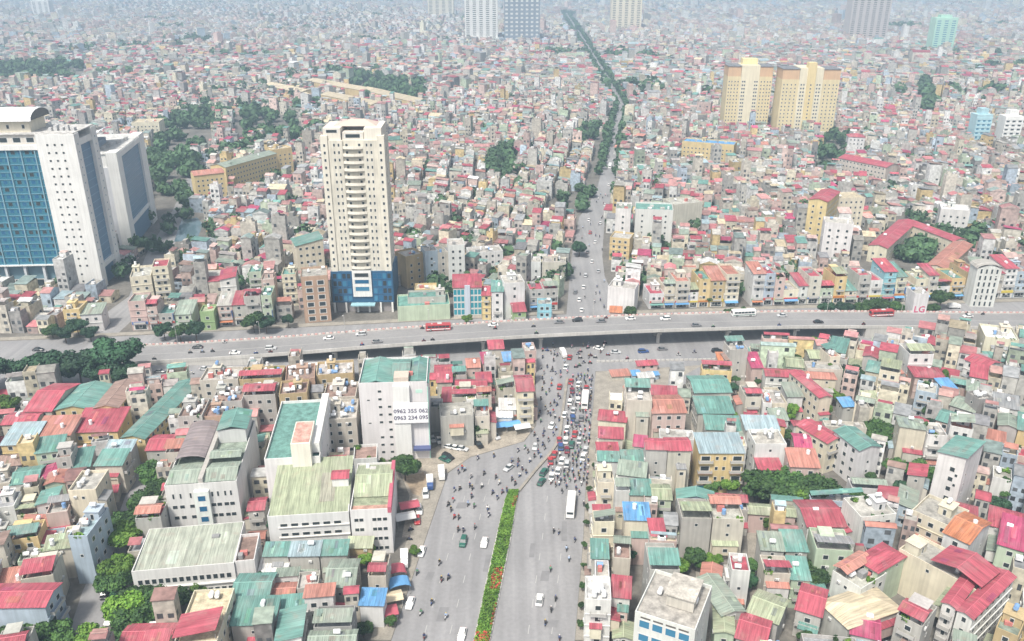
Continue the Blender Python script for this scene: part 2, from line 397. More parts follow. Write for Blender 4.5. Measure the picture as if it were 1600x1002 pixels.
# ------------------------------------------------------------------ buildings
def roof_tops(rt, w, d, h, o=.4):
    """top polygons of a roof over a w x d plan whose eaves are at h, and the height above h at each wall corner / gable"""
    W2, D2 = w/2+o, d/2+o
    if rt in ('gx', 'gy'):
        s = .22*(d if rt == 'gx' else w)/2*2*.5+.25
        if rt == 'gx': return [[(-W2,-D2,h),(W2,-D2,h),(W2,0,h+s),(-W2,0,h+s)], [(W2,D2,h),(-W2,D2,h),(-W2,0,h+s),(W2,0,h+s)]], s
        return [[(-W2,D2,h),(-W2,-D2,h),(0,-D2,h+s),(0,D2,h+s)], [(W2,-D2,h),(W2,D2,h),(0,D2,h+s),(0,-D2,h+s)]], s
    if rt == 'hip':
        s = .17*min(w, d)+.3
        if w >= d:
            k = W2-D2
            return [[(-W2,-D2,h),(W2,-D2,h),(k,0,h+s),(-k,0,h+s)], [(W2,D2,h),(-W2,D2,h),(-k,0,h+s),(k,0,h+s)], [(W2,-D2,h),(W2,D2,h),(k,0,h+s)], [(-W2,D2,h),(-W2,-D2,h),(-k,0,h+s)]], s
        k = D2-W2
        return [[(-W2,D2,h),(-W2,-D2,h),(0,-k,h+s),(0,k,h+s)], [(W2,-D2,h),(W2,D2,h),(0,k,h+s),(0,-k,h+s)], [(-W2,-D2,h),(W2,-D2,h),(0,-k,h+s)], [(W2,D2,h),(-W2,D2,h),(0,k,h+s)]], s
    if rt == 'arch':
        s = .2*w; out = []; n = 6
        for i in range(n):
            a, b = PI*i/n, PI*(i+1)/n
            xa, za, xb, zb = -W2*math.cos(a), h+s*math.sin(a), -W2*math.cos(b), h+s*math.sin(b)
            out.append([(xa,D2,za),(xa,-D2,za),(xb,-D2,zb),(xb,D2,zb)])
        return out, s
    L = d if rt in ('sf', 'sb') else w; s = .16*L+.2
    z = {'sf': (h,h,h+s,h+s), 'sb': (h+s,h+s,h,h), 'sl': (h,h+s,h+s,h), 'sr': (h+s,h,h,h+s)}[rt]
    return [[(-W2,-D2,z[0]),(W2,-D2,z[1]),(W2,D2,z[2]),(-W2,D2,z[3])]], s
def sheet_of(rt): return 'sheety' if rt in ('gy', 'sl', 'sr', 'arch') else 'sheetx'
def add_roof(root, rt, w, d, h, rc, name='roof', off=(0,0,0), o=.4, mat=None):
    tops, s = roof_tops(rt, w, d, 0, o); b = MB(); b.slab(tops, .12)
    c = ROOF[rc]; k = rnd.uniform(.86, 1.12)
    r = ob(name, b.mesh(name, M[mat or sheet_of(rt)]), root, (off[0], off[1], off[2]+h+.1), 0, None, tuple(min(1, v*k) for v in c))
    if w*d > 22 and rt != 'arch' and mat is None:
        for _ in range(rnd.choice((0, 1, 2, 2, 3))):          # mended sheets and skylight strips
            P4 = rnd.choice([p for p in tops if len(p) == 4]); u0, v0 = rnd.uniform(.04, .75), rnd.uniform(.04, .6); u1, v1 = u0+rnd.uniform(.06, .2), min(.97, v0+rnd.uniform(.25, .6))
            q = [Vector(P4[0])*(1-u)*(1-v)+Vector(P4[1])*u*(1-v)+Vector(P4[2])*u*v+Vector(P4[3])*(1-u)*v+Vector((0, 0, .06)) for u, v in ((u0,v0),(u1,v0),(u1,v1),(u0,v1))]
            b = MB(); b.slab([[tuple(p) for p in q]], .04); f = rnd.choice((.72, .85, 1.2, 1.35))
            ob('sheet_patch', b.mesh('sheet_patch', M[sheet_of(rt)]), r, (0,0,0), 0, None, tuple(min(.75, v*k*f+rnd.choice((0, .04))) for v in c))
        if rt == 'gx': b = MB(); b.bar((-w/2-o,0,s+.03),(w/2+o,0,s+.03),.11,0,5); ob('ridge_cap', b.mesh('ridge_cap', M['object']), r, (0,0,0), 0, None, tuple(min(.75, v*1.25+.03) for v in c))
        if rt == 'gy': b = MB(); b.bar((0,-d/2-o,s+.03),(0,d/2+o,s+.03),.11,0,5); ob('ridge_cap', b.mesh('ridge_cap', M['object']), r, (0,0,0), 0, None, tuple(min(.75, v*1.25+.03) for v in c))
    return r
def add_walls(root, rt, w, d, h, col, name='wall', mat='plaster'):
    b = MB(); x, y = w/2, d/2
    if rt == 'f':
        p, t = h+.9, .22
        b.box(-x, x, -y, y, 0, p, 0, False, False)
        for (a0,a1,b0,b1) in ((-x,x,-y,-y+t),(-x,x,y-t,y),(-x,-x+t,-y+t,y-t),(x-t,x,-y+t,y-t)): b.poly([(a0,b0,p),(a1,b0,p),(a1,b1,p),(a0,b1,p)])
        i, j = x-t, y-t
        b.poly([(-i,-j,p),(-i,-j,h),(i,-j,h),(i,-j,p)][::-1]); b.poly([(-i,j,p),(i,j,p),(i,j,h),(-i,j,h)][::-1]); b.poly([(-i,-j,p),(-i,j,p),(-i,j,h),(-i,-j,h)][::-1]); b.poly([(i,-j,p),(i,-j,h),(i,j,h),(i,j,p)][::-1])
    else:
        _, s = roof_tops(rt, w, d, h); z = [h]*4; s2 = max(0, s-.05)
        if rt == 'sf': z = [h,h,h+s2,h+s2]
        if rt == 'sb': z = [h+s2,h+s2,h,h]
        if rt == 'sl': z = [h,h+s2,h+s2,h]
        if rt == 'sr': z = [h+s2,h,h,h+s2]
        P_ = [(-x,-y),(x,-y),(x,y),(-x,y)]
        for i in range(4):
            j = (i+1) % 4; q = [(*P_[i],0),(*P_[j],0),(*P_[j],z[j]),(*P_[i],z[i])]
            if rt == 'gx' and i in (1, 3): q = q[:3]+[(P_[i][0],0,h+s2)]+q[3:]
            if rt in ('gy', 'arch') and i in (0, 2): q = q[:3]+[(0,P_[i][1],h+s2)]+q[3:]
            b.poly(q)
    return ob(name, b.mesh(name, M[mat]), root, (0,0,0), 0, None, col)
SIDE = {'f': 0, 'r': PI/2, 'b': PI, 'l': -PI/2}
def side_pt(side, w, d, a, out=0.0):
    """point on a wall, a metres along it, out metres in front"""
    if side == 'f': return (a, -d/2-out)
    if side == 'b': return (-a, d/2+out)
    if side == 'r': return (w/2+out, a)
    return (-w/2-out, -a)
def add_windows(root, side, w, d, h, ww=1.2, wh=1.4, pitch=2.7, fl=3.3, z0=1.0, pane='pane', prob=1.0, skipg=False, margin=.7, name='window', a0=None, a1=None):
    L = (w if side in 'fb' else d); a0 = -L/2+margin if a0 is None else a0; a1 = L/2-margin if a1 is None else a1
    n = max(1, int((a1-a0)/pitch)); nf = max(1, int((h+.4)/fl))
    for k in range(1 if skipg else 0, nf):
        for i in range(n):
            if rnd.random() > prob: continue
            a = a0+(a1-a0)*(i+.5)/n; x, y = side_pt(side, w, d, a)
            ob(name, WIN[pane], root, (x, y, k*fl+z0), SIDE[side], (ww, 1, wh))
def tint(c, k=.06):
    f = 1+rnd.uniform(-k, k); return tuple(min(.85, v*f*(1+rnd.uniform(-.02, .02))) for v in c)
def build(x, y, rz, w, d, h, wall='b', rt='f', rc='c', face='f', kind='house', name=None, label=None, group=None, canopy=None, tanks=None, pent=None, plants=None, win=True, mat='plaster', winkw=None, res=True, cat=None, detail=True):
    if res: reserve(x, y, rz, w, d)
    nf = max(1, round(h/3.3)); flat = rt == 'f'; extras = []
    if tanks is None: tanks = rnd.choice((0, 1, 1, 2, 2, 3, 4)) if flat else 0
    if pent is None: pent = flat and rnd.random() < .5 and w > 4 and d > 7
    if canopy is None and flat and rnd.random() < .45: canopy = rnd.choice('rrtgsgkl')
    if plants is None: plants = flat and rnd.random() < .35
    if tanks == 1: extras.append('one rooftop tank')
    if tanks > 1: extras.append(f'{("two","three","four","many")[min(3,tanks-2)]} rooftop tanks')
    if canopy: extras.append(f'{RNAME[canopy]} roof canopy')
    if plants: extras.append('roof plants')
    lab = label or mklabel(kind, x, y, h, wall, rt, rc, extras)
    root = thing(name or kind.replace(' ', '_'), lab, cat or kind.split()[-1], (x, y, 0), rz, group)
    add_walls(root, rt, w, d, h, tint(WALL[wall]), mat=mat)
    if flat:
        b = MB(); b.poly([(-w/2+.2,-d/2+.2,0),(w/2-.2,-d/2+.2,0),(w/2-.2,d/2-.2,0),(-w/2+.2,d/2-.2,0)])
        ob('roof', b.mesh('roof', M['slab']), root, (0,0,h+.01), 0, None, tint(ROOF[rc], .15))
    else: add_roof(root, rt, w, d, h, rc)
    if win:
        kw = dict(winkw or {})
        for sd in face:
            L = w if sd in 'fb' else d
            if kw: add_windows(root, sd, w, d, h, **kw)
            else:
                add_windows(root, sd, w, d, h, ww=min(1.5, L*.3), wh=1.5, pitch=2.4 if L < 7 else 2.9, fl=h/nf)
                if detail:
                    bc = tint(WALL[wall])
                    if rnd.random() < .55:
                        for k in range(1, nf):
                            px, py = side_pt(sd, w, d, 0, .1); ob('ledge', BLOCK, root, (px, py, k*h/nf-.1), SIDE[sd], (L+.1, .24, .2), bc)
                    for k in range(1, nf):
                        if rnd.random() < .6 and L < 8:
                            px, py = side_pt(sd, w, d, 0); ob('balcony', BALC, root, (px, py, k*h/nf+.05), SIDE[sd], (L*rnd.uniform(.55,.96), 1, 1), bc)
        if detail and not kw:
            for sd in 'frl':
                if sd not in face: add_windows(root, sd, w, d, h, ww=.9, wh=1.0, pitch=4.2, fl=h/nf, z0=1.3, prob=.45, skipg=True)
    if kind == 'shophouse':
        ob('shopfront', WIN['pane'], root, (0, -d/2, .15), 0, (w*.82, 1, 2.5)); sg = rnd.choice(((.5,.06,.05),(.06,.15,.4),(.6,.48,.08),(.08,.3,.14),(.65,.65,.65),(.5,.2,.05)))
        ob('signboard', BLOCK, root, (0, -d/2-.14, 2.75), 0, (w*.94, .22, rnd.uniform(.7, 1.3)), sg)
        if rnd.random() < .4: ob('blade_sign', BLOCK, root, (w/2-.3, -d/2-.6, 4.2), 0, (.14, 1.0, rnd.uniform(1.5, 4)), rnd.choice(((.5,.06,.05),(.06,.15,.4),(.65,.65,.65))))
        if rnd.random() < .5: aw = add_roof(root, 'sf', w*.9, 1.6, 2.4, rnd.choice('rbtog'), 'awning', (0, -d/2-1.0, 0), .05, 'object')
    if not detail: return root
    for sd in 'flr':
        if rnd.random() < .35:
            L = w if sd in 'fb' else d; px, py = side_pt(sd, w, d, rnd.uniform(-.35, .35)*L); ob('air_conditioner', ACU, root, (px, py, rnd.randint(0, nf-1)*h/nf+1.9), SIDE[sd])
    for _ in range(rnd.choice((0, 1, 1, 2)) if kind == 'house' and h > 6 else 0):      # lean-to rooms built onto the walls
        sd = rnd.choice('fflr'); L = w if sd == 'f' else d; lw, ld, lz = L*rnd.uniform(.35, .9), rnd.uniform(1.2, 2.4), h*rnd.uniform(.35, .8)
        px, py = side_pt(sd, w, d, rnd.uniform(-.5, .5)*(L-lw), ld/2-.02); b = MB(); b.box(-lw/2, lw/2, -ld/2, ld/2, max(0, lz-3.2) if rnd.random() < .5 else 0, lz)
        lt = ob('lean_to', b.mesh('lean_to', M['plaster']), root, (px, py, 0), SIDE[sd], None, tint(WALL[rnd.choice('wcbbggp')]))
        add_roof(lt, 'sf', lw, ld, lz-.08, rnd.choice('rrstgglkan'), 'roof', (0,0,0), .22)
        if rnd.random() < .6: ob('window', WIN['pane'], lt, (0, -ld/2, lz-2.2), 0, (min(1.4, lw*.5), 1, 1.2))
    if not flat and w*d > 30 and rnd.random() < .4: ob('water_tank', VTANK if rnd.random() < .5 else TANK, root, (rnd.uniform(-.25,.25)*w, rnd.uniform(-.25,.25)*d, h+.35), rnd.choice((0, PI/2)), None, (.8,.81,.82))
    if pent:
        pw, pd = min(w-.6, rnd.uniform(2.6, 4)), min(d*.4, rnd.uniform(3, 4.5)); px = rnd.uniform(-1, 1)*(w/2-pw/2-.3); py = d/2-pd/2-.3-rnd.random()*d*.25
        b = MB(); b.box(-pw/2,pw/2,-pd/2,pd/2,0,2.6); b.box(-pw/2-.25,pw/2+.25,-pd/2-.25,pd/2+.25,2.6,2.75)
        st_ = ob('stair_room', b.mesh('stair_room', M['plaster']), root, (px, py, h), 0, None, tint(WALL[wall])); ob('door', WIN['pane'], st_, (0, -pd/2, .05), 0, (.9, 1, 2.0))
    if canopy:
        cw, cd = w-.3, d*rnd.uniform(.35, .62); py = (-1 if rnd.random() < .6 else 1)*(d/2-cd/2-.1); ct = rnd.choice(('sf', 'gx', 'sb', 'sl', 'gx'))
        if pent: py = -abs(py)
        cn_ = add_roof(root, ct, cw, cd, h+2.3, canopy, 'roof_canopy', (0, py, 0), .25)
        for sx in (-1, 1):
            for sy in (-1, 1): ob('post', POST, cn_, (sx*(cw/2-.15), sy*(cd/2-.15), -2.36), 0, (.1, .1, 2.35))
    if flat:
        for i in range(tanks):
            tx, ty = rnd.uniform(-1, 1)*max(.1, w/2-1.2), rnd.uniform(-1, 1)*max(.1, d/2-1.2)
            z = h+(2.75 if pent and i == 0 else 0)
            if pent and i == 0: tx, ty = px, py if not canopy else ty
            ob('water_tank', TANK if rnd.random() < .7 else VTANK, root, (tx, ty, (h if canopy and i == 0 else z)+.02), rnd.choice((0, PI/2)), None, rnd.choice(((.8,.81,.82),)*6+((.2,.35,.6),)))
        if plants:
            for i in range(rnd.randint(2, 5)):
                sd = rnd.choice((-1, 1)); ob('potted_plant', rnd.choice(PLANTS), root, (rnd.uniform(-.4,.4)*w, sd*(d/2-.7), h), rnd.random()*6, (rnd.uniform(.7,1.2),)*3)
        for _ in range(rnd.choice((0, 1, 1, 2, 3))):
            bw, bd = rnd.uniform(1, 2.2), rnd.uniform(.8, 2)
            ob('roof_shed', PBLOCK, root, (rnd.uniform(-.3,.3)*w, rnd.uniform(-.35,.35)*d, h+.015), rnd.choice((0, .3)), (bw, bd, rnd.uniform(.5, 1.8)), rnd.choice(((.5,.48,.45),(.55,.2,.18),(.3,.3,.3),(.6,.58,.55))))
    return root
HOUSES = []
def front_clear(t, w, depth, d):
    m = t.matrix_basis; keepout([tuple((m @ Vector(p))[:2]) for p in ((-w/2,-d/2-depth,0),(w/2,-d/2-depth,0),(w/2,-d/2,0),(-w/2,-d/2,0))])
def QL(p, q, w, h, wall, rc, face='fr', **kw):
    """a gabled wing from the pixels of the two ends of its roof ridge"""
    a, b = G(*p, h), G(*q, h); d = math.hypot(b[0]-a[0], b[1]-a[1]); rz = math.atan2(b[1]-a[1], b[0]-a[0])-PI/2
    return build((a[0]+b[0])/2, (a[1]+b[1])/2, rz, w, d, h, wall, 'gy', rc, face, **kw)
def Q(x1, y1, x2, y2, d, h, wall='b', rt='f', rc='c', face='f', **kw):
    """a building from the pixels of the top edge of its wall that faces the camera; d is its depth, or (over 100) the pixel row of its far roof edge"""
    h += rnd.uniform(-.18, .18); a, b = G(x1, y1, h), G(x2, y2, h); w = math.hypot(b[0]-a[0], b[1]-a[1]); rz = math.atan2(b[1]-a[1], b[0]-a[0])
    mx, my = (a[0]+b[0])/2, (a[1]+b[1])/2
    if d > 100: d = (G(800, d, h)[1]-my)/max(.5, math.cos(rz))
    cx, cy = mx-math.sin(rz)*d/2, my+math.cos(rz)*d/2
    return build(cx, cy, rz, w, d, h, wall, rt, rc, face, **kw)
# ------------------------------------------------------------------ flyover
FX = [-176,-150,-103,-50,8,60,120,170,220,262]
FY = [303,303.5,303,308,315,320.5,326.5,332,337,341]
FZ = [.05,.7,3.9,6.3,7.4,7.5,6.6,4.2,1.5,.05]
FW = 17.0
def fly(x): return float(np.interp(x, FX, FY)), float(np.interp(x, FX, FZ))
def smoothed(x):
    ys, zs = zip(*[fly(x+k) for k in (-16,-8,0,8,16)]); return sum(ys)/5, max(.03, sum(zs)/5)
fo = thing('flyover', 'long grey concrete flyover crossing over the avenue', 'flyover', (0, 320, 0))
xs = [-176+4*i for i in range(110)]
xs = [x for x in xs if x <= 262]
prof = [(x, *smoothed(x)) for x in xs]
def strip(name, off0, off1, z0, z1, mat, xa=-999, xb=999, col=None):
    b = MB(); P_ = [p for p in prof if xa <= p[0] <= xb]
    for (x0, y0, h0), (x1, y1, h1) in zip(P_, P_[1:]):
        A = [(x0,y0+off0-320,h0+z0),(x1,y1+off0-320,h1+z0),(x1,y1+off1-320,h1+z0),(x0,y0+off1-320,h0+z0)]
        B = [(x0,y0+off0-320,h0+z1),(x1,y1+off0-320,h1+z1),(x1,y1+off1-320,h1+z1),(x0,y0+off1-320,h0+z1)]
        b.poly(B); b.poly([A[0],A[1],B[1],B[0]]); b.poly([A[2],A[3],B[3],B[2]]); b.poly(A[::-1])
    return ob(name, b.mesh(name, M[mat]), fo, (0,0,0), 0, None, col)
strip('deck', .35, FW-.35, -.45, 0, 'deck', -999, 999)
strip('parapet', 0, .35, -.5, .85, 'concrete'); strip('parapet', FW-.35, FW, -.5, .45, 'concrete')
strip('girder', 2.2, 6.8, -1.7, -.46, 'concrete', -100, 152); strip('girder', 10.2, 14.8, -1.7, -.46, 'concrete', -100, 152)
strip('lane_marking', FW/2-.1, FW/2+.1, .004, .012, 'white_line')
def abut(x0, x1):
    b = MB(); P_ = [p for p in prof if x0 <= p[0] <= x1]
    for (xa, ya, ha), (xb, yb, hb) in zip(P_, P_[1:]):
        for o in (.12, FW-.12): b.poly([(xa,ya+o-320,0),(xb,yb+o-320,0),(xb,yb+o-320,max(.01,hb-.46)),(xa,ya+o-320,max(.01,ha-.46))])
    for p in (P_[0], P_[-1]): b.poly([(p[0],p[1]+.12-320,0),(p[0],p[1]+FW-.12-320,0),(p[0],p[1]+FW-.12-320,max(.01,p[2]-.46)),(p[0],p[1]+.12-320,max(.01,p[2]-.46))])
    ob('abutment', b.mesh('abutment', M['concrete']), fo)
abut(-176, -100); abut(150, 262)
for x in (-72, -42, -12, 12, 62, 92, 122):
    y, z = smoothed(x); b = MB()
    for o in (4.5, 12.5): b.bar((0,o,0), (0,o,z-2.4), .75, 0, 10)
    b.box(-.9, .9, 1.8, 15.2, z-2.4, z-1.72)
    ob('pier', b.mesh('pier', M['concrete'], False), fo, (x, y-320, 0))
GB = MB(); GB.box(-.55,.55,-.16,.16,0,.62); GBM = GB.mesh('guard_block', M['object'])
x = -172; k = 0
while x < 258:
    y, z = smoothed(x); ob('guard_block', GBM, fo, (x, y-320+FW-.18, z+.44), 0, None, (.70,.62,.58) if k % 2 else (.60,.36,.33)); x += 1.55; k += 1
# street lamps on the flyover
def mk_lamp():
    t = thing('street_lamp', '', 'street lamp', (0,0,0)); b = MB(); b.bar((0,0,0),(0,0,8.5),.09,0,6); b.bar((0,0,8.5),(0,-1.8,9.1),.06,0,5)
    ob('pole', b.mesh('pole', M['rail']), t); b = MB(); b.box(-.14,.14,-2.4,-1.7,9.02,9.16); ob('lamp_head', b.mesh('lamp_head', M['frame']), t); return t
lamp0 = mk_lamp()
for i, x in enumerate((-140,-105,-70,-35,0,35,70,105,140,175,210)):
    o = lamp0 if i == 0 else copy_tree(lamp0); y, z = smoothed(x)
    o.location = (x, y+FW-.6, z); tag(o, 'slim grey lamp post standing on the flyover edge', 'street lamp', 'lamp posts along the flyover')

# ------------------------------------------------------------------ the big buildings
def wbox(root, name, x0, x1, y0, y1, z0, z1, col, mat='paint'):
    b = MB(); b.box(x0, x1, y0, y1, z0, z1); return ob(name, b.mesh(name, M[mat]), root, (0,0,0), 0, None, col)
WHT = (.74,.74,.72)
def win_at(root, x, y, z, rz, w, h, pane='pane', name='window'): return ob(name, WIN[pane], root, (x, y, z), rz, (w, 1, h))
# 1. glass office slab on the left
RZ = math.radians(4)
t = thing('office_tower', 'white and teal glass office slab with barrel vault roof behind the side road', 'office tower', (-203, 391, 0), RZ)
reserve(-199+math.cos(RZ)*-38-math.sin(RZ)*13, 391+math.sin(RZ)*-38+math.cos(RZ)*13, RZ, 80, 34)
wbox(t, 'glass_wall', -76, -17.5, 1.2, 26, 13, 69, (.03,.17,.25), 'object')
wbox(t, 'podium', -76, -17.5, 3.2, 26, 0, 12.4, (.16,.27,.33), 'object')
wbox(t, 'cornice', -76, -17.5, .2, 26, 12.4, 13, WHT); wbox(t, 'cornice', -76, -17.5, .4, 26, 69, 71.2, WHT)
for i in range(9): wbox(t, 'fin', -19.2-i*6.4-.45, -19.2-i*6.4+.05, .7, 1.2, 13, 69, (.20,.36,.43))
for r_ in range(16): wbox(t, 'floor_band', -76, -17.5, .95, 1.2, 13.0+r_*3.5, 13.3+r_*3.5, (.14,.30,.38))
for c in range(17):
    for r_ in range(16): win_at(t, -19.9-c*3.2, 1.16, 14.2+r_*3.5, 0, 2.3, 2.1, rnd.choice(('tealf','tealf','tealp')))
for i in range(6):
    wbox(t, 'column', -18.4-i*9-.6, -18.4-i*9+.6, 1.0, 2.4, 0, 12.4, (.60,.63,.66))
    win_at(t, -22.8-i*9, 3.17, .6, 0, 5.5, 4.2, 'pane')
wbox(t, 'pier', -17.5, 0, 0, 5.6, 0, 76, WHT)
for c in range(3):
    for r_ in range(17): win_at(t, -12.6+c*3.3, 0, 11.5+r_*3.7, 0, 1.15, 1.15)
for r_ in range(2): win_at(t, -9.3, 0, 3.4+r_*3.7, 0, 1.1, 1.1)
for r_ in range(17): win_at(t, 0, 2.8, 11.5+r_*3.7, PI/2, .8, .9, 'paneb')
wbox(t, 'side_wall', -17, -1.6, 5.6, 20, 0, 70, (.12,.22,.34), 'object')
for r_ in range(16): wbox(t, 'floor_band', -17, -1.5, 5.6, 20, 12+r_*3.6, 12.3+r_*3.6, (.20,.33,.46), 'object')
wbox(t, 'beam', -17, -.3, 5.6, 20, 70, 73, WHT); wbox(t, 'beam', -17, -.3, 5.6, 20, 9, 11.4, WHT)
wbox(t, 'pier', -17.5, 0, 20, 26, 0, 76, WHT)
for r_ in range(17): win_at(t, 0, 23, 11.5+r_*3.7, PI/2, .8, .9, 'paneb')
wbox(t, 'roof', -76, -.5, .6, 25.6, 76, 76.5, (.55,.54,.52), 'slab'); wbox(t, 'wall', -76, -17.6, 1.4, 25.8, 71.2, 76, (.66,.62,.56))
for i in range(5): win_at(t, -20.5-i*6, 1.4, 72.2, 0, 4, 2.6)
wbox(t, 'machine_room', -70, -21, 5, 21, 76.5, 82, (.74,.68,.55))
for i in range(5): win_at(t, -24-i*7, 5, 78, 0, 1.4, 2)
b = MB(); n = 8
for i in range(n):
    a, c = PI*i/n, PI*(i+1)/n
    ya, za, yb, zb = 13-10.5*math.cos(a), 82+4.6*math.sin(a), 13-10.5*math.cos(c), 82+4.6*math.sin(c)
    b.slab([[(-74,ya,za),(-19,ya,za),(-19,yb,zb),(-74,yb,zb)]], .25)
ob('barrel_roof', b.mesh('barrel_roof', M['paint']), t, (0,0,0), 0, None, (.80,.81,.83))
b = MB(); b.poly([(-19.4,13-10.2*math.cos(PI*i/8),82+4.4*math.sin(PI*i/8)) for i in range(9)]); ob('end_glass', b.mesh('end_glass', M['pane']), t)
for i in range(5): wbox(t, 'roof_unit', -14+i*2.6, -12.6+i*2.6, 7, 9+i % 3, 76.5, 78+(i % 2), (.5,.5,.5))
# 2. the second block behind it
RZ = math.radians(10)
t = thing('office_tower', 'lower white office wing with grey end wall and upswept white roof', 'office tower', (-214, 453, 0), RZ)
reserve(-206+math.cos(RZ)*-20-math.sin(RZ)*33, 453+math.sin(RZ)*-20+math.cos(RZ)*33, RZ, 42, 70)
wbox(t, 'end_wall', -40, -5.5, 0, 60, 0, 47, (.58,.59,.62)); wbox(t, 'wall', -40, -6, .8, 60, 47, 54, WHT)
wbox(t, 'pier', -5.5, 0, -.4, 9, 0, 55, WHT); wbox(t, 'pier', -5.5, 0, 52, 64, 0, 55, WHT)
wbox(t, 'side_wall', -5.4, -1.2, 9, 52, 0, 51, (.13,.23,.34), 'object'); wbox(t, 'beam', -5.4, -.2, 9, 52, 51, 54, WHT); wbox(t, 'beam', -5.4, -.2, 9, 52, 12, 14, WHT)
for r_ in range(12): wbox(t, 'floor_band', -5.4, -1.1, 9, 52, 15+r_*3.1, 15.25+r_*3.1, (.22,.34,.45), 'object')
wbox(t, 'roof', -39.5, -.5, .4, 63, 54, 54.4, (.6,.6,.58), 'slab')
b = MB()
for i in range(6):
    u0, u1 = i/6, (i+1)/6; z0, z1 = 57+9*u0**2, 57+9*u1**2
    b.slab([[(-36+28*u0,4,z0),(-36+28*u1,4,z1),(-36+28*u1,40,z1),(-36+28*u0,40,z0)]], .4)
ob('swept_roof', b.mesh('swept_roof', M['paint']), t, (0,0,0), 0, None, (.78,.80,.84))
wbox(t, 'machine_room', -34, -14, 8, 36, 54.4, 57.5, (.35,.42,.5))
for i in range(4): wbox(t, 'roof_unit', -11+i*2, -9.8+i*2, 14+i*8, 19+i*8, 54.4, 56, (.55,.54,.52))

# 3. cream residential tower with blue podium
bx_, by_ = G(569, 487); t = thing('apartment_tower', 'tall cream apartment tower with stacked balconies on a blue glass podium', 'apartment tower', (bx_, by_+10, 0), math.radians(1.5)); reserve(bx_, by_+10, 0, 34, 30)
CRM = (.68,.645,.55)
wbox(t, 'podium', -14, 14, -11, 11, 5, 20, (.02,.085,.17), 'object'); wbox(t, 'base', -12.5, 12.5, -9.5, 10, 0, 5, (.30,.28,.28), 'object')
for i in range(6): wbox(t, 'column', -13.4+i*5.3-.4, -13.4+i*5.3+.4, -11, -10.2, 0, 5, WHT)
for c in range(4):
    for r_ in range(4):
        for s in (-1, 1): win_at(t, s*(5.9+c*2.15), -11, 5.6+r_*3.6, 0, 1.9, 2.9, rnd.choice(('bluef','bluep','bluep','blueb')))
wbox(t, 'entrance_bay', -4.3, 4.3, -11.6, -11, 8, 20.5, WHT)
for z, hh, p in ((17.4,2.2,'pane'),(14.2,2.2,'panec'),(10.6,2.4,'paneb')): win_at(t, 0, -11.6, z, 0, 7.6, hh, p)
wbox(t, 'canopy', -5.5, 5.5, -14.5, -11, 4.4, 4.9, (.3,.5,.55))
wbox(t, 'shaft', -13, -4.4, -10, 10, 20, 79, CRM, 'plaster'); wbox(t, 'shaft', 4.4, 13, -10, 10, 20, 79, CRM, 'plaster'); wbox(t, 'shaft', -4.4, 4.4, -9.2, 10, 20, 79, CRM, 'paint')
wbox(t, 'corner_pier', -13.6, -10.6, -10.5, -7, 20, 81, CRM, 'paint'); wbox(t, 'corner_pier', 10.6, 13.6, -10.5, -7, 20, 81, CRM, 'paint')
b = MB(); n = 6
P_ = [(-4.3,0)]+[(-4.3+8.6*i/n, -.9-.9*math.sin(PI*i/n)) for i in range(n+1)]+[(4.3,0)]
b.prism(P_, 0, .22); b.prism([(p[0], p[1]) for p in P_[1:-1]]+[(p[0]*.97, p[1]+.12) for p in P_[1:-1][::-1]], .22, 1.25); bm_ = b.mesh('balcony', M['paint'])
for r_ in range(18):
    z = 21+r_*3.2
    ob('balcony', bm_, t, (0,-9.2,z), 0, None, (.78,.74,.64))
    for c in (-2.7, 2.7): win_at(t, c, -9.2, z+.5, 0, 1.2, 1.7)
    for s in (-1, 1):
        win_at(t, s*6.0, -10, z+.9, 0, .85, 1.5); win_at(t, s*7.9, -10, z+.9, 0, .85, 1.5)
        win_at(t, s*12, -10.5, z+.9, 0, 1.0, 1.4)
        for y in (-4, 1, 6): win_at(t, s*13, y, z+.9, s*PI/2, 1.2, 1.4)
wbox(t, 'crown', -12.4, -5, -9, 9, 79, 84, tint((.70,.66,.58))); wbox(t, 'crown', 5, 12.4, -9, 9, 79, 84, tint((.70,.66,.58))); wbox(t, 'crown', -4.6, 4.6, -8, 9, 79, 82, (.62,.58,.52))
add_roof(t, 'hip', 17, 11, 84, 'e', 'roof', (1, 2, 0), .3, 'object').color = (.58,.47,.40,1); win_at(t, 0, -8, 79.6, 0, 7.5, 1.9); win_at(t, -8.7, -9, 82, 0, 5.5, 1.5)
wbox(t, 'machine_room', -8.5, 9, -3, 7, 84, 84.2, (.6,.5,.45))

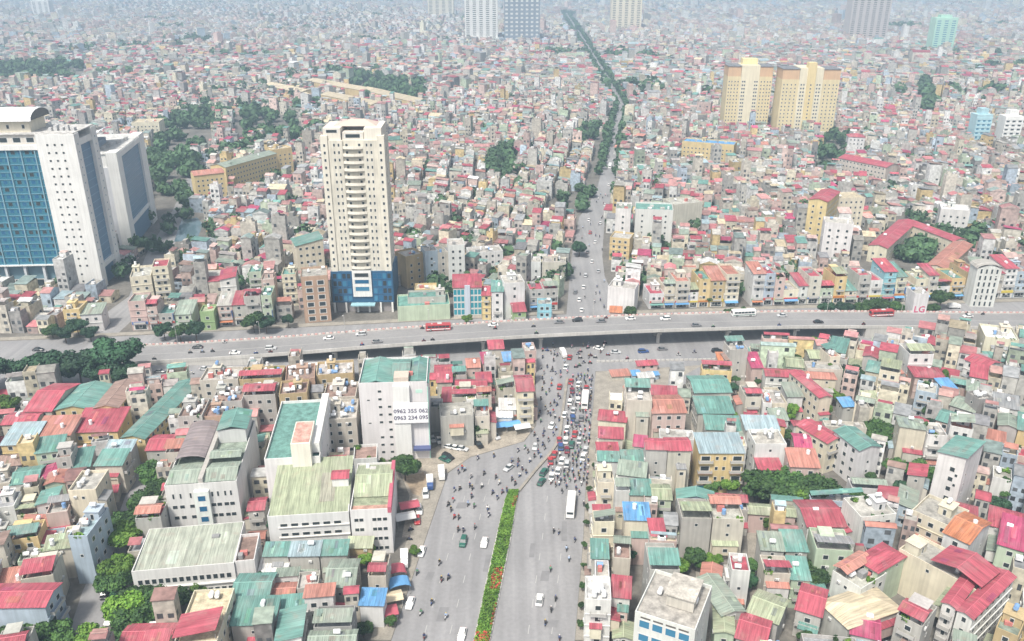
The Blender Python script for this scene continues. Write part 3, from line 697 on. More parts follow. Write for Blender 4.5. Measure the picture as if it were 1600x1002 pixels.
# 4. yellow twin towers
def yellow(px0, px1, py, d, h, label, bay):
    a, c = G(px0, py), G(px1, py); w = c[0]-a[0]; cx = (a[0]+c[0])/2
    t = thing('apartment_tower', label, 'apartment tower', (cx, a[1]+d/2, 0), math.radians(-4)); reserve(cx, a[1]+d/2, 0, w+6, d+10)
    Y = (.66,.56,.34)
    wbox(t, 'wall', -w/2, w/2, -d/2, d/2, 0, h-9, Y, 'paint')
    for s in (-1, 1): wbox(t, 'top_band', min(s*w*.21, s*w/2), max(s*w*.21, s*w/2), -d/2+.15, d/2-.15, h-9, h, (.60,.40,.24), 'paint')
    wbox(t, 'centre_bay', -w*.205, w*.205, -d/2-.5, d/2-.2, 0, h+1.2, (.70,.64,.48), 'paint')
    if bay: wbox(t, 'stair_bay', -w*.07, w*.07, -d/2-1.6, -d/2+8, 0, h+6, (.70,.57,.30), 'paint')
    else: wbox(t, 'machine_room', -w*.17, w*.17, -5, 6, h+1.2, h+6.5, (.78,.66,.36), 'paint')
    wbox(t, 'roof', -w/2-.5, w/2+.5, -d/2-.4, d/2+.4, h-.02, h+.5, (.20,.21,.23), 'slab')
    nf = int((h-12)/3.3)
    for k in range(nf):
        z = 3.5+k*3.3
        for f in (-.46,-.40,-.33,-.26,.26,.33,.40,.46): win_at(t, f*w, -d/2, z, 0, 1.2, 1.5)
        for f in (-.16,-.115,.115,.16): win_at(t, f*w, -d/2-.5, z+(0), 0, 1.5, 1.7)
        if bay: win_at(t, 0, -d/2-1.6, z, 0, 1.4, 1.6)
        for y in (-.25, .25): win_at(t, w/2, y*d, z, PI/2, 1.2, 1.4)
yellow(1131, 1198, 206, 24, 61, 'left yellow apartment tower with brown top corners and a rooftop box', False)
yellow(1214, 1300, 213, 26, 61, 'wider yellow apartment tower with a tall projecting stair bay', True)

# 5. towers far off
def fartower(px0, px1, py, h, col, label, pane, nx, d=22, band=None, fl=4.0):
    a, c = G(px0, py), G(px1, py); w = c[0]-a[0]; cx = (a[0]+c[0])/2
    t = thing('far_tower', label, 'tower block', (cx, a[1]+d/2, 0)); reserve(cx, a[1]+d/2, 0, w+8, d+8)
    wbox(t, 'wall', -w/2, w/2, -d/2, d/2, 0, h, col, 'paint'); wbox(t, 'roof_room', -w*.25, w*.25, -d*.3, d*.3, h, h+5, col, 'paint')
    for i in range(nx):
        x0 = -w/2+w*(i+.22)/nx; b = MB()
        b.poly([(x0,-d/2-.05,6),(x0+w*.5/nx,-d/2-.05,6),(x0+w*.5/nx,-d/2-.05,h-3),(x0,-d/2-.05,h-3)]); ob('window_strip', b.mesh('window_strip', M[pane]), t)
    for k in range(int((h-8)/fl)): wbox(t, 'floor_band', -w/2-.02, w/2+.02, -d/2-.25, -d/2, 8+k*fl, 8+k*fl+fl*.55, col, 'paint')
    if band: wbox(t, 'podium', -w*.65, w*.65, -d*.7, d*.6, 0, band, tuple(v*.95 for v in col), 'paint')
fartower(727, 778, 70, 118, (.72,.72,.70), 'tall white tower block beside the dark tower near the hazy horizon', 'pane', 5, 30, 14)
fartower(788, 843, 72, 130, (.20,.24,.29), 'tall dark slate tower with pale vertical stripes far off', 'frame', 7, 30, 14, 8)
fartower(669, 709, 29, 100, (.70,.64,.52), 'hazy cream tower block far beyond the city roofs', 'pane', 4, 40)
fartower(954, 1001, 51, 112, (.74,.67,.52), 'tall cream slab tower beside the tree-lined north road', 'pane', 5, 34)
fartower(1324, 1384, 64, 112, (.52,.47,.45), 'broad grey brown tower block in the haze', 'pane', 6, 36)
fartower(1454, 1488, 81, 61, (.42,.66,.54), 'mint green tower block standing alone in the haze', 'paneb', 3, 24)
fartower(53, 80, 28, 52, (.74,.74,.73), 'small white tower block on the hazy skyline', 'pane', 3, 30)
fartower(1518, 1542, 227, 27, (.40,.60,.66), 'turquoise mid-rise with white floor bands beyond the roofs', 'paneb', 3, 12, None, 3.6)
fartower(1562, 1590, 228, 26, (.76,.76,.74), 'white mid-rise with dark windows beyond the roofs', 'pane', 3, 12, None, 3.6)

# 6. landmark buildings in front of the flyover
WK = dict(ww=1.5, wh=1.5, pitch=3.1, fl=3.4, z0=1.1)
t = Q(257, 764, 370, 756, 34, 16, 'w', 'f', 'g', 'f', kind='office building', mat='paint', label='white office with brown arched roof and green roofs behind the grey-roofed hall', win=False, canopy='', tanks=0, pent=False, plants=False)
def dims(t): me = next(c for c in t.children if c.name.startswith('wall')).data; X = [v.co.x for v in me.vertices]; Yv = [v.co.y for v in me.vertices]; return max(X)-min(X), max(Yv)-min(Yv)
w, d = dims(t)
front_clear(t, w, 11, d)
for k in range(4):
    for f in (-.40,-.30,-.16,-.08,.14,.22,.32,.40):
        if k == 3: win_at(t, f*w, -d/2, 12.2, 0, .6, 1.9)
        else: win_at(t, f*w, -d/2, 2+k*3.5, 0, 1.5, 1.3)
wbox(t, 'stair_bay', -2, 2, -d/2-1.1, -d/2+2, 0, 14.8, (.70,.74,.70))
for k in range(4): win_at(t, 0, -d/2-1.1, 1.4+k*3.4, 0, 2.4, 2.0, 'panec')
add_roof(t, 'gx', w*.42, 9, 16.7, 'g', 'roof', (-w*.25, -d/2+5.5, 0)); add_roof(t, 'gx', w*.44, 9, 16.7, 'g', 'roof', (w*.25, -d/2+5.5, 0))
add_roof(t, 'gx', w*.42, 4, 18, 'g', 'roof', (w*.25, -d/2+13, 0))
r_ = add_roof(t, 'arch', w*.43, 20, 17.4, 'n', 'arched_roof', (-w*.25, d/2-12.5, 0)); r_.color = (.26,.22,.225,1)
add_roof(t, 'gy', w*.42, 11, 20.5, 't', 'roof', (w*.26, d/2-6, 0)); wbox(t, 'wall', w*.04, w*.46, d/2-11.5, d/2-.5, 16, 20.4, (.55,.56,.55))
wbox(t, 'gutter', -.6, .6, -d/2+.3, d/2-.3, 16, 18.2, (.42,.40,.37))
t = Q(413, 722, 500, 717, 629, 18, 'w', 'f', 't', 'r', kind='office building', mat='paint', label='white office with teal terrace roof and salmon-topped stair tower', canopy='', tanks=0, pent=False, plants=False, winkw=dict(ww=.8,wh=.8,pitch=3.4,fl=3.4,z0=1.4,prob=.7))
w, d = dims(t); wbox(t, 'stair_tower', .2, w/2-2.2, -d/2-1.2, 5.5-d/2+6, 0, 24, (.74,.71,.62)); wbox(t, 'roof', .5, w/2-2.5, -d/2-.6, 10.9-d/2, 24, 24.15, (.62,.35,.29), 'slab')
front_clear(t, w, 7, d)
wbox(t, 'parapet', w/2-2.2, w/2-.1, -d/2+2, d/2-2, 18.9, 22, WHT); wbox(t, 'canopy', 3.4, 6.4, -d/2-2.6, -d/2-1.2, 2.5, 8, (.3,.6,.58), 'object')
for k in range(5): win_at(t, -1.8, -d/2, 2.2+k*3.2, 0, 1.5, 1.5)
t = Q(560, 603, 667, 600, 562, 27, 'w', 'f', 't', 'f', kind='office block', mat='paint', label='tall white office block with teal roof and a phone number billboard', win=False, canopy='', tanks=0, pent=False, plants=False)
w, d = dims(t)
front_clear(t, w, 7, d)
for k in range(9):
    if k not in (3,): win_at(t, -w*.20, -d/2, 2.4+k*2.75, 0, 1.25, .95)
    if k < 7: win_at(t, -w*.065, -d/2, 2.4+k*2.75, 0, 1.25, .95)
    if k % 3 == 1: win_at(t, -w*.37, -d/2, 2.4+k*2.75, 0, 1.0, .5)
wbox(t, 'service_tower', 0, w*.24, -d/2-1.3, -d/2+5, 0, 27, WHT); wbox(t, 'machine_room', .3, w*.23, -d/2+.2, -d/2+5, 27, 29.4, (.55,.47,.40))
add_roof(t, 'gy', w*.44, d-1.2, 27.1, 't', 'roof', (-w*.25, .2, 0)); add_roof(t, 'gy', w*.30, d-1.2, 27.1, 't', 'roof', (w*.36, .2, 0)); add_roof(t, 'gx', w*.24, d-7, 27.2, 't', 'roof', (w*.1, 3, 0))
wbox(t, 'green_edge', w/2-.02, w/2+.25, -d/2-.05, -d/2+.5, 0, 26, (.35,.62,.52), 'object')
wbox(t, 'awning', w*.26, w*.52, -d/2-2.2, -d/2, 4.2, 4.9, (.08,.10,.22), 'object')
wbox(t, 'logo_panel', w*.33, w*.43, -d/2-.06, -d/2, 24, 25.2, (.5,.72,.62), 'object')
bb = thing('billboard', 'white billboard with two dark phone numbers on the tall office block', 'billboard', (0,0,0)); bb.matrix_world = t.matrix_basis.copy()
bb.location = t.matrix_basis @ Vector((w*.25, -d/2-1.55, 14.2)); bb.rotation_euler = t.rotation_euler
wbox(bb, 'panel', -w*.255, w*.255, -.12, .12, 0, 7.2, (.83,.83,.84), 'object')
def text(s, parent, loc, size, col, name='lettering', rz=0):
    cu = bpy.data.curves.new('t', 'FONT'); cu.body = s; cu.size = size; cu.align_x = 'CENTER'; cu.extrude = .02; cu.resolution_u = 2; cu.offset = .04
    o = bpy.data.objects.new('t', cu); me = bpy.data.meshes.new_from_object(o); bpy.data.objects.remove(o)
    me.materials.clear(); me.materials.append(M['object']); r = ob(name, me, parent, loc, 0, None, col); r.rotation_euler = (PI/2, 0, rz); return r
text('0962 355 062', bb, (0,-.15,3.7), 1.95, (.13,.12,.18)); text('0963 234 095', bb, (0,-.15,1.3), 1.95, (.13,.12,.18))
# hotel with light green roofs
t = Q(418, 812, 545, 804, 734, 13, 'w', 'f', 'l', 'f', kind='hotel', mat='paint', label='long white hotel wing with pale green ribbed roof and two window rows', win=False, canopy='', tanks=0, pent=False, plants=False)
w, d = dims(t); add_roof(t, 'sf', w-.8, d-1.5, 13.3, 'l', 'roof', (0,.5,0)); wbox(t, 'gutter', -w/2+.3, w/2-.3, -d/2+.25, -d/2+1.2, 13, 13.35, (.30,.48,.46), 'object')
front_clear(t, w, 4, d)
wbox(t, 'stair_tower', w/2-5, w/2-.6, -1, 3, 13, 17.5, WHT); add_roof(t, 'gx', 4.4, 4, 17.5, 'r', 'roof', (w/2-2.8, 1, 0), .3)
for k in range(4):
    for i in range(6): win_at(t, -w/2+4+(w-6)*i/5.4, -d/2, 1.2+k*3.0, 0, 2.2, 1.1)
for z in (7.0, 10.2): wbox(t, 'floor_band', -w/2+2.5, w/2, -d/2-.35, -d/2, z-.2, z+.05, (.72,.70,.66))
t = Q(547, 802, 611, 799, 727, 13.5, 'w', 'f', 'l', 'f', kind='hotel', mat='paint', label='square white hotel wing with green roof and a red edged side wall', win=False, canopy='', tanks=1, pent=False, plants=False)
w, d = dims(t); add_roof(t, 'gx', w-1.2, d*.66, 13.8, 'l', 'roof', (0,d*.14,0)); wbox(t, 'red_coping', w/2-.9, w/2+.1, -d/2-.1, d/2+.1, 13.2, 15.0, (.48,.12,.17))
front_clear(t, w, 4, d)
for k in range(4):
    for f in (-.36,-.24,.08,.2,.34): win_at(t, f*w, -d/2, 1.3+k*3.1, 0, 1.3, 1.2)
wbox(t, 'terrace', -w/2+.4, w/2-1, -d/2+.25, -d/2+3, 13.55, 13.7, (.50,.30,.24), 'slab')
# large hall with the grey green roof
t = Q(206, 898, 366, 884, 825, 9, 'w', 'f', 'g', 'f', kind='hall', mat='paint', label='wide white hall with flat grey green roof beside the shady street', win=False, canopy='', tanks=0, pent=False, plants=False, name='hall')
w, d = dims(t); r_ = add_roof(t, 'sf', w-.7, d-.7, 9.1, 'g', 'roof', (0,0,0), 0); r_.color = (.40,.43,.36,1); r_.scale = (1,1,.28)
front_clear(t, w, 9, d)
for k in (0, 1):
    for i in range(14): win_at(t, -w/2+1.6+(w-3.2)*i/13, -d/2, 1.4+k*4, 0, 1.3, 1.7)
wbox(t, 'floor_band', -w/2, w/2, -d/2-.5, -d/2, 4.3, 4.6, WHT)
Q(367, 882, 398, 879, 838, 9, 'w', 'f', 'n', 'f', kind='annex', label='small white annex with sunken brown roof beside the grey-roofed hall', canopy='', tanks=0, pent=False, plants=False, win=False)
# market halls
for e in ((38,643,80,643,600,9,'b','gx','r','f','red-roofed market hall with a plain gable beside the big trees'), (86,641,144,640,602,9,'y','gy','t','f','teal-roofed market hall between the red hall and the brown hall'),
          (147,638,185,637,597,10,'y','gy','n','r','brown-roofed market hall with yellow side wall'), (2,664,54,662,645,8,'b','gx','r','f','long low red-roofed market shed beside the grey-roofed yellow house'),
          (112,676,183,674,646,8,'y','sf','r','f','red-roofed market shed with yellow front wall beside the long teal hall'), (51,682,109,680,657,9,'b','sf','s','f','pink-roofed market shed in front of the red halls'),
          (190,684,226,686,597,9,'y','gy','t','r','long teal-roofed market hall with windowed yellow wall')):
    Q(*e[:10], kind='market hall', label=e[10], group='market halls')
Q(1, 696, 50, 694, 668, 9, 'y', 'sf', 'a', 'f', kind='house', label='yellow house with grey sloping roof beside the pink market shed')
# white tower with teal roof, blue-windowed office, yellow apartment house on the right
t = Q(1467, 706, 1509, 722, 13, 19.5, 'w', 'sl', 't', '', kind='apartment house', label='tall white apartment house with sloping teal roof and few windows', win=False)
w, d = dims(t)
front_clear(t, w, 9, d)
for k in range(4): win_at(t, .8, -d/2, 5.2+k*3.2, 0, 1.5, 1.6)
for k in range(4):
    win_at(t, w/2, -d/2+2.5, 4+k*3.2, PI/2, .8, 1.0)
    if k > 1: win_at(t, w/2-1.6, -d/2, 4+k*3.2, 0, .8, 1.0)
t = Q(992, 960, 1086, 990, 15, 20, 'w', 'f', 'c', '', kind='office building', mat='paint', label='white office with blue windows and cluttered concrete roof by the avenue pavement', tanks=2, canopy='', pent=False, win=False)
w, d = dims(t)
for k in range(5):
    for i in range(4): win_at(t, -w/2+2.2+(w-4.4)*i/3, -d/2, 2.0+k*3.7, 0, 2.6, 2.2, 'paneb')
    for i in range(2): win_at(t, w/2, -d/2+2.5+i*6, 2.2+k*3.7, PI/2, .8, 1.8)
wbox(t, 'roof_room', -w*.1, w*.36, -2, 5, 20, 23, (.55,.52,.46), 'plaster'); wbox(t, 'roof_terrace', -w*.14, w*.38, -2.4, 5.4, 23, 23.3, (.5,.47,.42), 'slab')
for i in range(4): wbox(t, 'cornice_slot', -w/2+1+i*(w-2)/4+.3, -w/2+1+(i+1)*(w-2)/4-.3, -d/2-.05, -d/2, 19.4, 19.8, (.12,.11,.1), 'object')
t = Q(1094, 708, 1163, 708, 684, 14.5, 'y', 'sf', 'a', '', kind='apartment house', label='yellow apartment house with blue grey roof and balconies on the front', win=False)
w, d = dims(t)
front_clear(t, w, 8, d)
for k in range(4):
    z = .8+k*3.5
    for f in (-.36, .36): win_at(t, f*w, -d/2, z+.3, 0, 3.0, 1.8); ob('balcony', BALC, t, (f*w, -d/2, z), 0, (4.3,1,1), (.62,.34,.28) if k == 2 else (.72,.62,.40))
    for f in (-.1, .07): win_at(t, f*w, -d/2, z+.6, 0, 1.0, 1.3)
win_at(t, -w*.34, -d/2-.06, .3, 0, 5, 3.0, 'panet', 'shutter')
# ------------------------------------------------------------------ landmark buildings behind the flyover
def L(*a, **k): k.setdefault('kind', 'building'); k.setdefault('canopy', ''); k.setdefault('plants', False); t = Q(*a, **k); w, d = dims(t); front_clear(t, w, 14 if 'institute' in str(k.get('label')) else (9 if a[5] > 13 else 3), d); return t
W2 = dict(ww=1.3, wh=1.4, pitch=3.0, fl=3.3, z0=1.0)
L(962, 328, 986, 329, 14, 22, 'w', 'f', 'g', 'f', label='narrow white end block of the teal-roofed apartments by the north road', winkw=dict(ww=1.3,wh=1.4,pitch=6,fl=3.3,z0=1), tanks=1)
L(993, 329, 1052, 331, 16, 21, 'w', 'f', 't', 'f', mat='paint', label='broad white apartment block with teal roof near the north road', winkw=dict(ww=1.2,wh=1.3,pitch=6.5,fl=3.3,z0=1), tanks=2)
L(953, 373, 984, 376, 12, 12, 'y', 'f', 'c', 'f', label='small cream yellow corner building on the north road', tanks=1)
L(1054, 322, 1098, 318, 15, 15, 'b', 'f', 'c', '', label='blank grey beige warehouse block beside the white apartments', win=False)
L(1066, 222, 1147, 228, 16, 16, 'y', 'f', 'b', 'f', label='yellow mid-rise with bright blue rooftop cover', winkw=W2, tanks=0)
t = L(1264, 312, 1293, 316, 28, 25, 'y', 'gy', 'r', 'fr', label='yellow slab building with red roof ridge beside the white hotel', winkw=W2)
L(1294, 313, 1352, 311, 14, 20, 'c', 'f', 'e', 'f', label='wide pale orange building adjoining the yellow slab', winkw=W2, tanks=1)
t = L(1289, 350, 1334, 353, 12, 22, 'w', 'f', 'c', 'fl', label='white hotel with five rows of dark windows in front of the yellow slab', winkw=dict(ww=1.4,wh=1.5,pitch=3.6,fl=3.4,z0=1.0), tanks=2)
L(1310, 247, 1385, 262, 16, 13, 'b', 'gx', 'r', 'f', label='long beige building with red gable roof below the yellow towers', winkw=W2)
L(1326, 214, 1352, 215, 12, 14, 'w', 'hip', 'r', 'f', label='white house with small red hipped roof below the yellow towers', winkw=W2)
L(1470, 328, 1516, 332, 14, 15, 'w', 'f', 'w', 'f', label='rounded white office beside the school trees', winkw=W2)
# the red-roofed school round its court
for p, q, w_, rc_, lab in (((1372,386),(1418,346),9.5,'r','school wing with long red roof left of the courtyard trees'), ((1463,418),(1505,380),9.5,'s','school wing with long salmon roof right of the courtyard trees'), ((1420,346),(1500,376),9,'r','red-roofed school wing at the far end of the courtyard')):
    QL(p, q, w_, 9, 'c', rc_, kind='school wing', label=lab, group='school wings round the courtyard', winkw=W2)
keepout([G(1340,425), G(1480,440), G(1530,372), G(1410,340)])
keepout([G(1385,408), G(1440,412), G(1480,368), G(1412,372)])
# yellow institute and tan barracks in the park on the left
L(303, 275, 350, 270, 14, 19, 'y', 'gx', 's', 'fr', mat='paint', label='yellow end block of the long institute in the park', winkw=W2)
L(352, 262, 432, 240, 14, 18, 'y', 'gx', 'g', 'f', mat='paint', label='long yellow institute wing with grey green roof in the park', winkw=W2)
L(425, 236, 456, 232, 12, 19, 'y', 'f', 'e', 'f', label='yellow tower end of the institute wing', winkw=W2)
for e in ((478,126,572,143,'long tan barrack roof farthest among the park trees'), (562,140,648,160,'tan barrack roof beside the far dark trees'), (500,148,580,164,'tan barrack roof nearest the cream tower top'), (412,133,468,145,'short tan barrack roof by the park edge')):
    L(*e[:4], 22, 9, 'y', 'gx', 'e', 'f', kind='barrack', label=e[4], win=False, group='barracks in the park')
L(205, 193, 248, 192, 20, 15, 'c', 'f', 'e', 'f', label='pale green slab behind the white office wing', winkw=W2)
# row behind the flyover, left of the north road
L(470, 436, 512, 433, 13, 21, 'x', 'f', 'c', 'f', label='unfinished brown framed block with open floors next to the cream tower', winkw=dict(ww=3.2,wh=2.3,pitch=3.8,fl=3.4,z0=.7), tanks=2)
t = L(708, 450, 752, 449, 12, 15, 'b', 'sf', 'r', 'f', label='bank building with two tall teal glass bays and red roof', win=False)
w, d = dims(t)
for s in (-1, 1):
    for i in range(3):
        for k in range(4): win_at(t, s*w*.3+(i-1)*1.7, -d/2, 1.5+k*3.2, 0, 1.65, 3.0, 'panet')
wbox(t, 'pier', -1.2, 1.2, -d/2-.6, -d/2, 0, 16, (.5,.55,.62))
L(753, 462, 767, 462, 8, 12, 'y', 'sf', 'r', 'f', label='narrow yellow shophouse joined to the teal glass bank')
L(768, 456, 786, 456, 10, 14, 'w', 'sf', 't', 'f', label='white shophouse with teal roof beside the yellow one')
L(788, 446, 820, 444, 11, 16, 'w', 'f', 'c', 'f', label='blank white shophouse with three small windows near the junction', winkw=dict(ww=1.3,wh=1.6,pitch=7,fl=3.8,z0=2))
L(621, 482, 703, 478, 15, 6.5, 'n', 'f', 't', '', label='low pale green filling station roof by the flyover', win=False, tanks=0)
L(637, 468, 696, 466, 9, 8.5, 'g', 'f', 't', '', label='low hall with teal roof strip behind the filling station', win=False)
L(648, 455, 682, 454, 8, 9, 'y', 'f', 'e', 'f', label='small cream house on the roof terrace behind the filling station')
L(802, 488, 822, 487, 8, 6, 'v', 'sf', 'r', 'f', label='little green shop with a red awning roof near the junction')
L(840, 478, 862, 478, 7, 9, 'q', 'f', 'c', 'f', label='turquoise mural house on the junction corner')
L(843, 494, 862, 494, 4, 4, 'y', 'sf', 'w', 'f', label='tiny yellow kiosk on the junction corner')
for e in ((634,404,662,398,11,16,'o'), (664,396,684,394,10,18,'u'), (684,398,700,396,10,17,'b'), (700,386,726,385,11,21,'w'), (734,398,786,394,10,10,'w'), (800,412,845,412,9,9,'w'), (847,412,884,413,9,9,'b')):
    L(*e[:6], e[6], 'f', 'c', 'f', winkw=dict(ww=1.3,wh=1.5,pitch=3.2,fl=3.3,z0=1))
L(98, 487, 124, 486, 10, 10, 'y', 'f', 'e', 'f', label='yellow house with blank windows behind the roadside trees')
L(125, 492, 158, 490, 9, 8, 'w', 'sf', 'g', 'f', label='white house with green shutters behind the roadside trees')
L(203, 436, 236, 433, 16, 14, 'c', 'f', 'c', 'f', label='cream block with orange awning at the canal road corner', tanks=2)
L(237, 420, 262, 418, 12, 18, 'c', 'f', 'r', 'f', label='tall cream house with red rooftop at the canal road corner', tanks=1)
L(343, 438, 368, 436, 14, 14, 'w', 'sl', 'r', 'f', label='tall white house with red sloping roof behind roadside trees')
L(312, 490, 334, 489, 8, 8, 'v', 'f', 'l', 'f', label='bright green painted shop behind the roadside trees')
L(388, 428, 408, 427, 10, 15, 'n', 'f', 't', 'f', label='mint green shophouse among the roadside row'); L(408, 440, 428, 439, 10, 13, 'p', 'f', 'c', 'f', label='pink shophouse with dark balconies among the roadside row'); L(440, 432, 462, 431, 10, 15, 'c', 'f', 't', 'f', label='cream shophouse with teal roof beside the brown block')
L(462, 385, 505, 380, 14, 18, 'c', 'sl', 't', 'f', label='cream block with teal roof and blue windows left of the cream tower')
# junction corner on the right
L(950, 450, 992, 455, 9, 11, 'w', 'f', 'c', 'l', label='white corner shophouse with pale blue windows at the junction', winkw=dict(ww=1.2,wh=1.3,pitch=3,fl=3.3,z0=1))
L(953, 488, 971, 489, 5, 4, 'p', 'sf', 'o', 'f', label='orange corner shop awning building at the junction')
L(1528, 420, 1566, 421, 8, 19, 'w', 'arch', 'c', 'f', label='round-topped hotel with ribbed front beside the flyover end', winkw=dict(ww=1.0,wh=2.6,pitch=1.9,fl=3.2,z0=.3))
t = L(1430, 462, 1452, 462, 8, 12, 'w', 'f', 'c', '', label='white shop with a big letter sign by the flyover end', win=False)
text('LG', t, (0,-dims(t)[1]/2-.1,4.2), 4.2, (.55,.05,.15))
# continuous row of shophouses facing the flyover on the right
x = 58.0; cols = 'cwcbwyocbwupcwbnycgwq'; i = 0
while x < 258:
    w = rnd.uniform(4.2, 7.2); xc = x+w/2; yb = float(np.interp(xc, [50,260], [362.5,379.5])); dd = rnd.uniform(11, 15); rz = math.atan2(17, 210)
    h = rnd.choice((6.6, 9.8, 9.8, 12.8, 12.8, 15.5))+rnd.uniform(-.5, .5)
    if not blocked(xc, yb+dd/2, rz, w-.1, dd):
        build(xc, yb+dd/2, rz, w, dd, h, cols[i % len(cols)], rnd.choice(('f','f','sf')), rnd.choice('crsrt'), 'f', kind='shophouse', group='shophouses facing the flyover', label=None, tanks=rnd.choice((0,1)), detail=True)
    x += w+.05; i += 1
x = -178.0
while x < 20:
    w = rnd.uniform(4.2, 7.5); xc = x+w/2; yb = float(np.interp(xc, [-170,-68,24], [338,351,363])); dd = rnd.uniform(9, 13); rz = math.atan2(13, 100); h = rnd.choice((6.5, 9.8, 9.8, 12.8))
    if not blocked(xc, yb+dd/2, rz, w-.1, dd) and not open_ground(xc, yb+dd/2, rz, w, dd):
        build(xc, yb+dd/2, rz, w, dd, h, rnd.choice('cwbpnug'), rnd.choice(('f','f','sf')), rnd.choice('crtg'), 'f', kind='shophouse', group='shophouses facing the flyover')
    x += w+.1

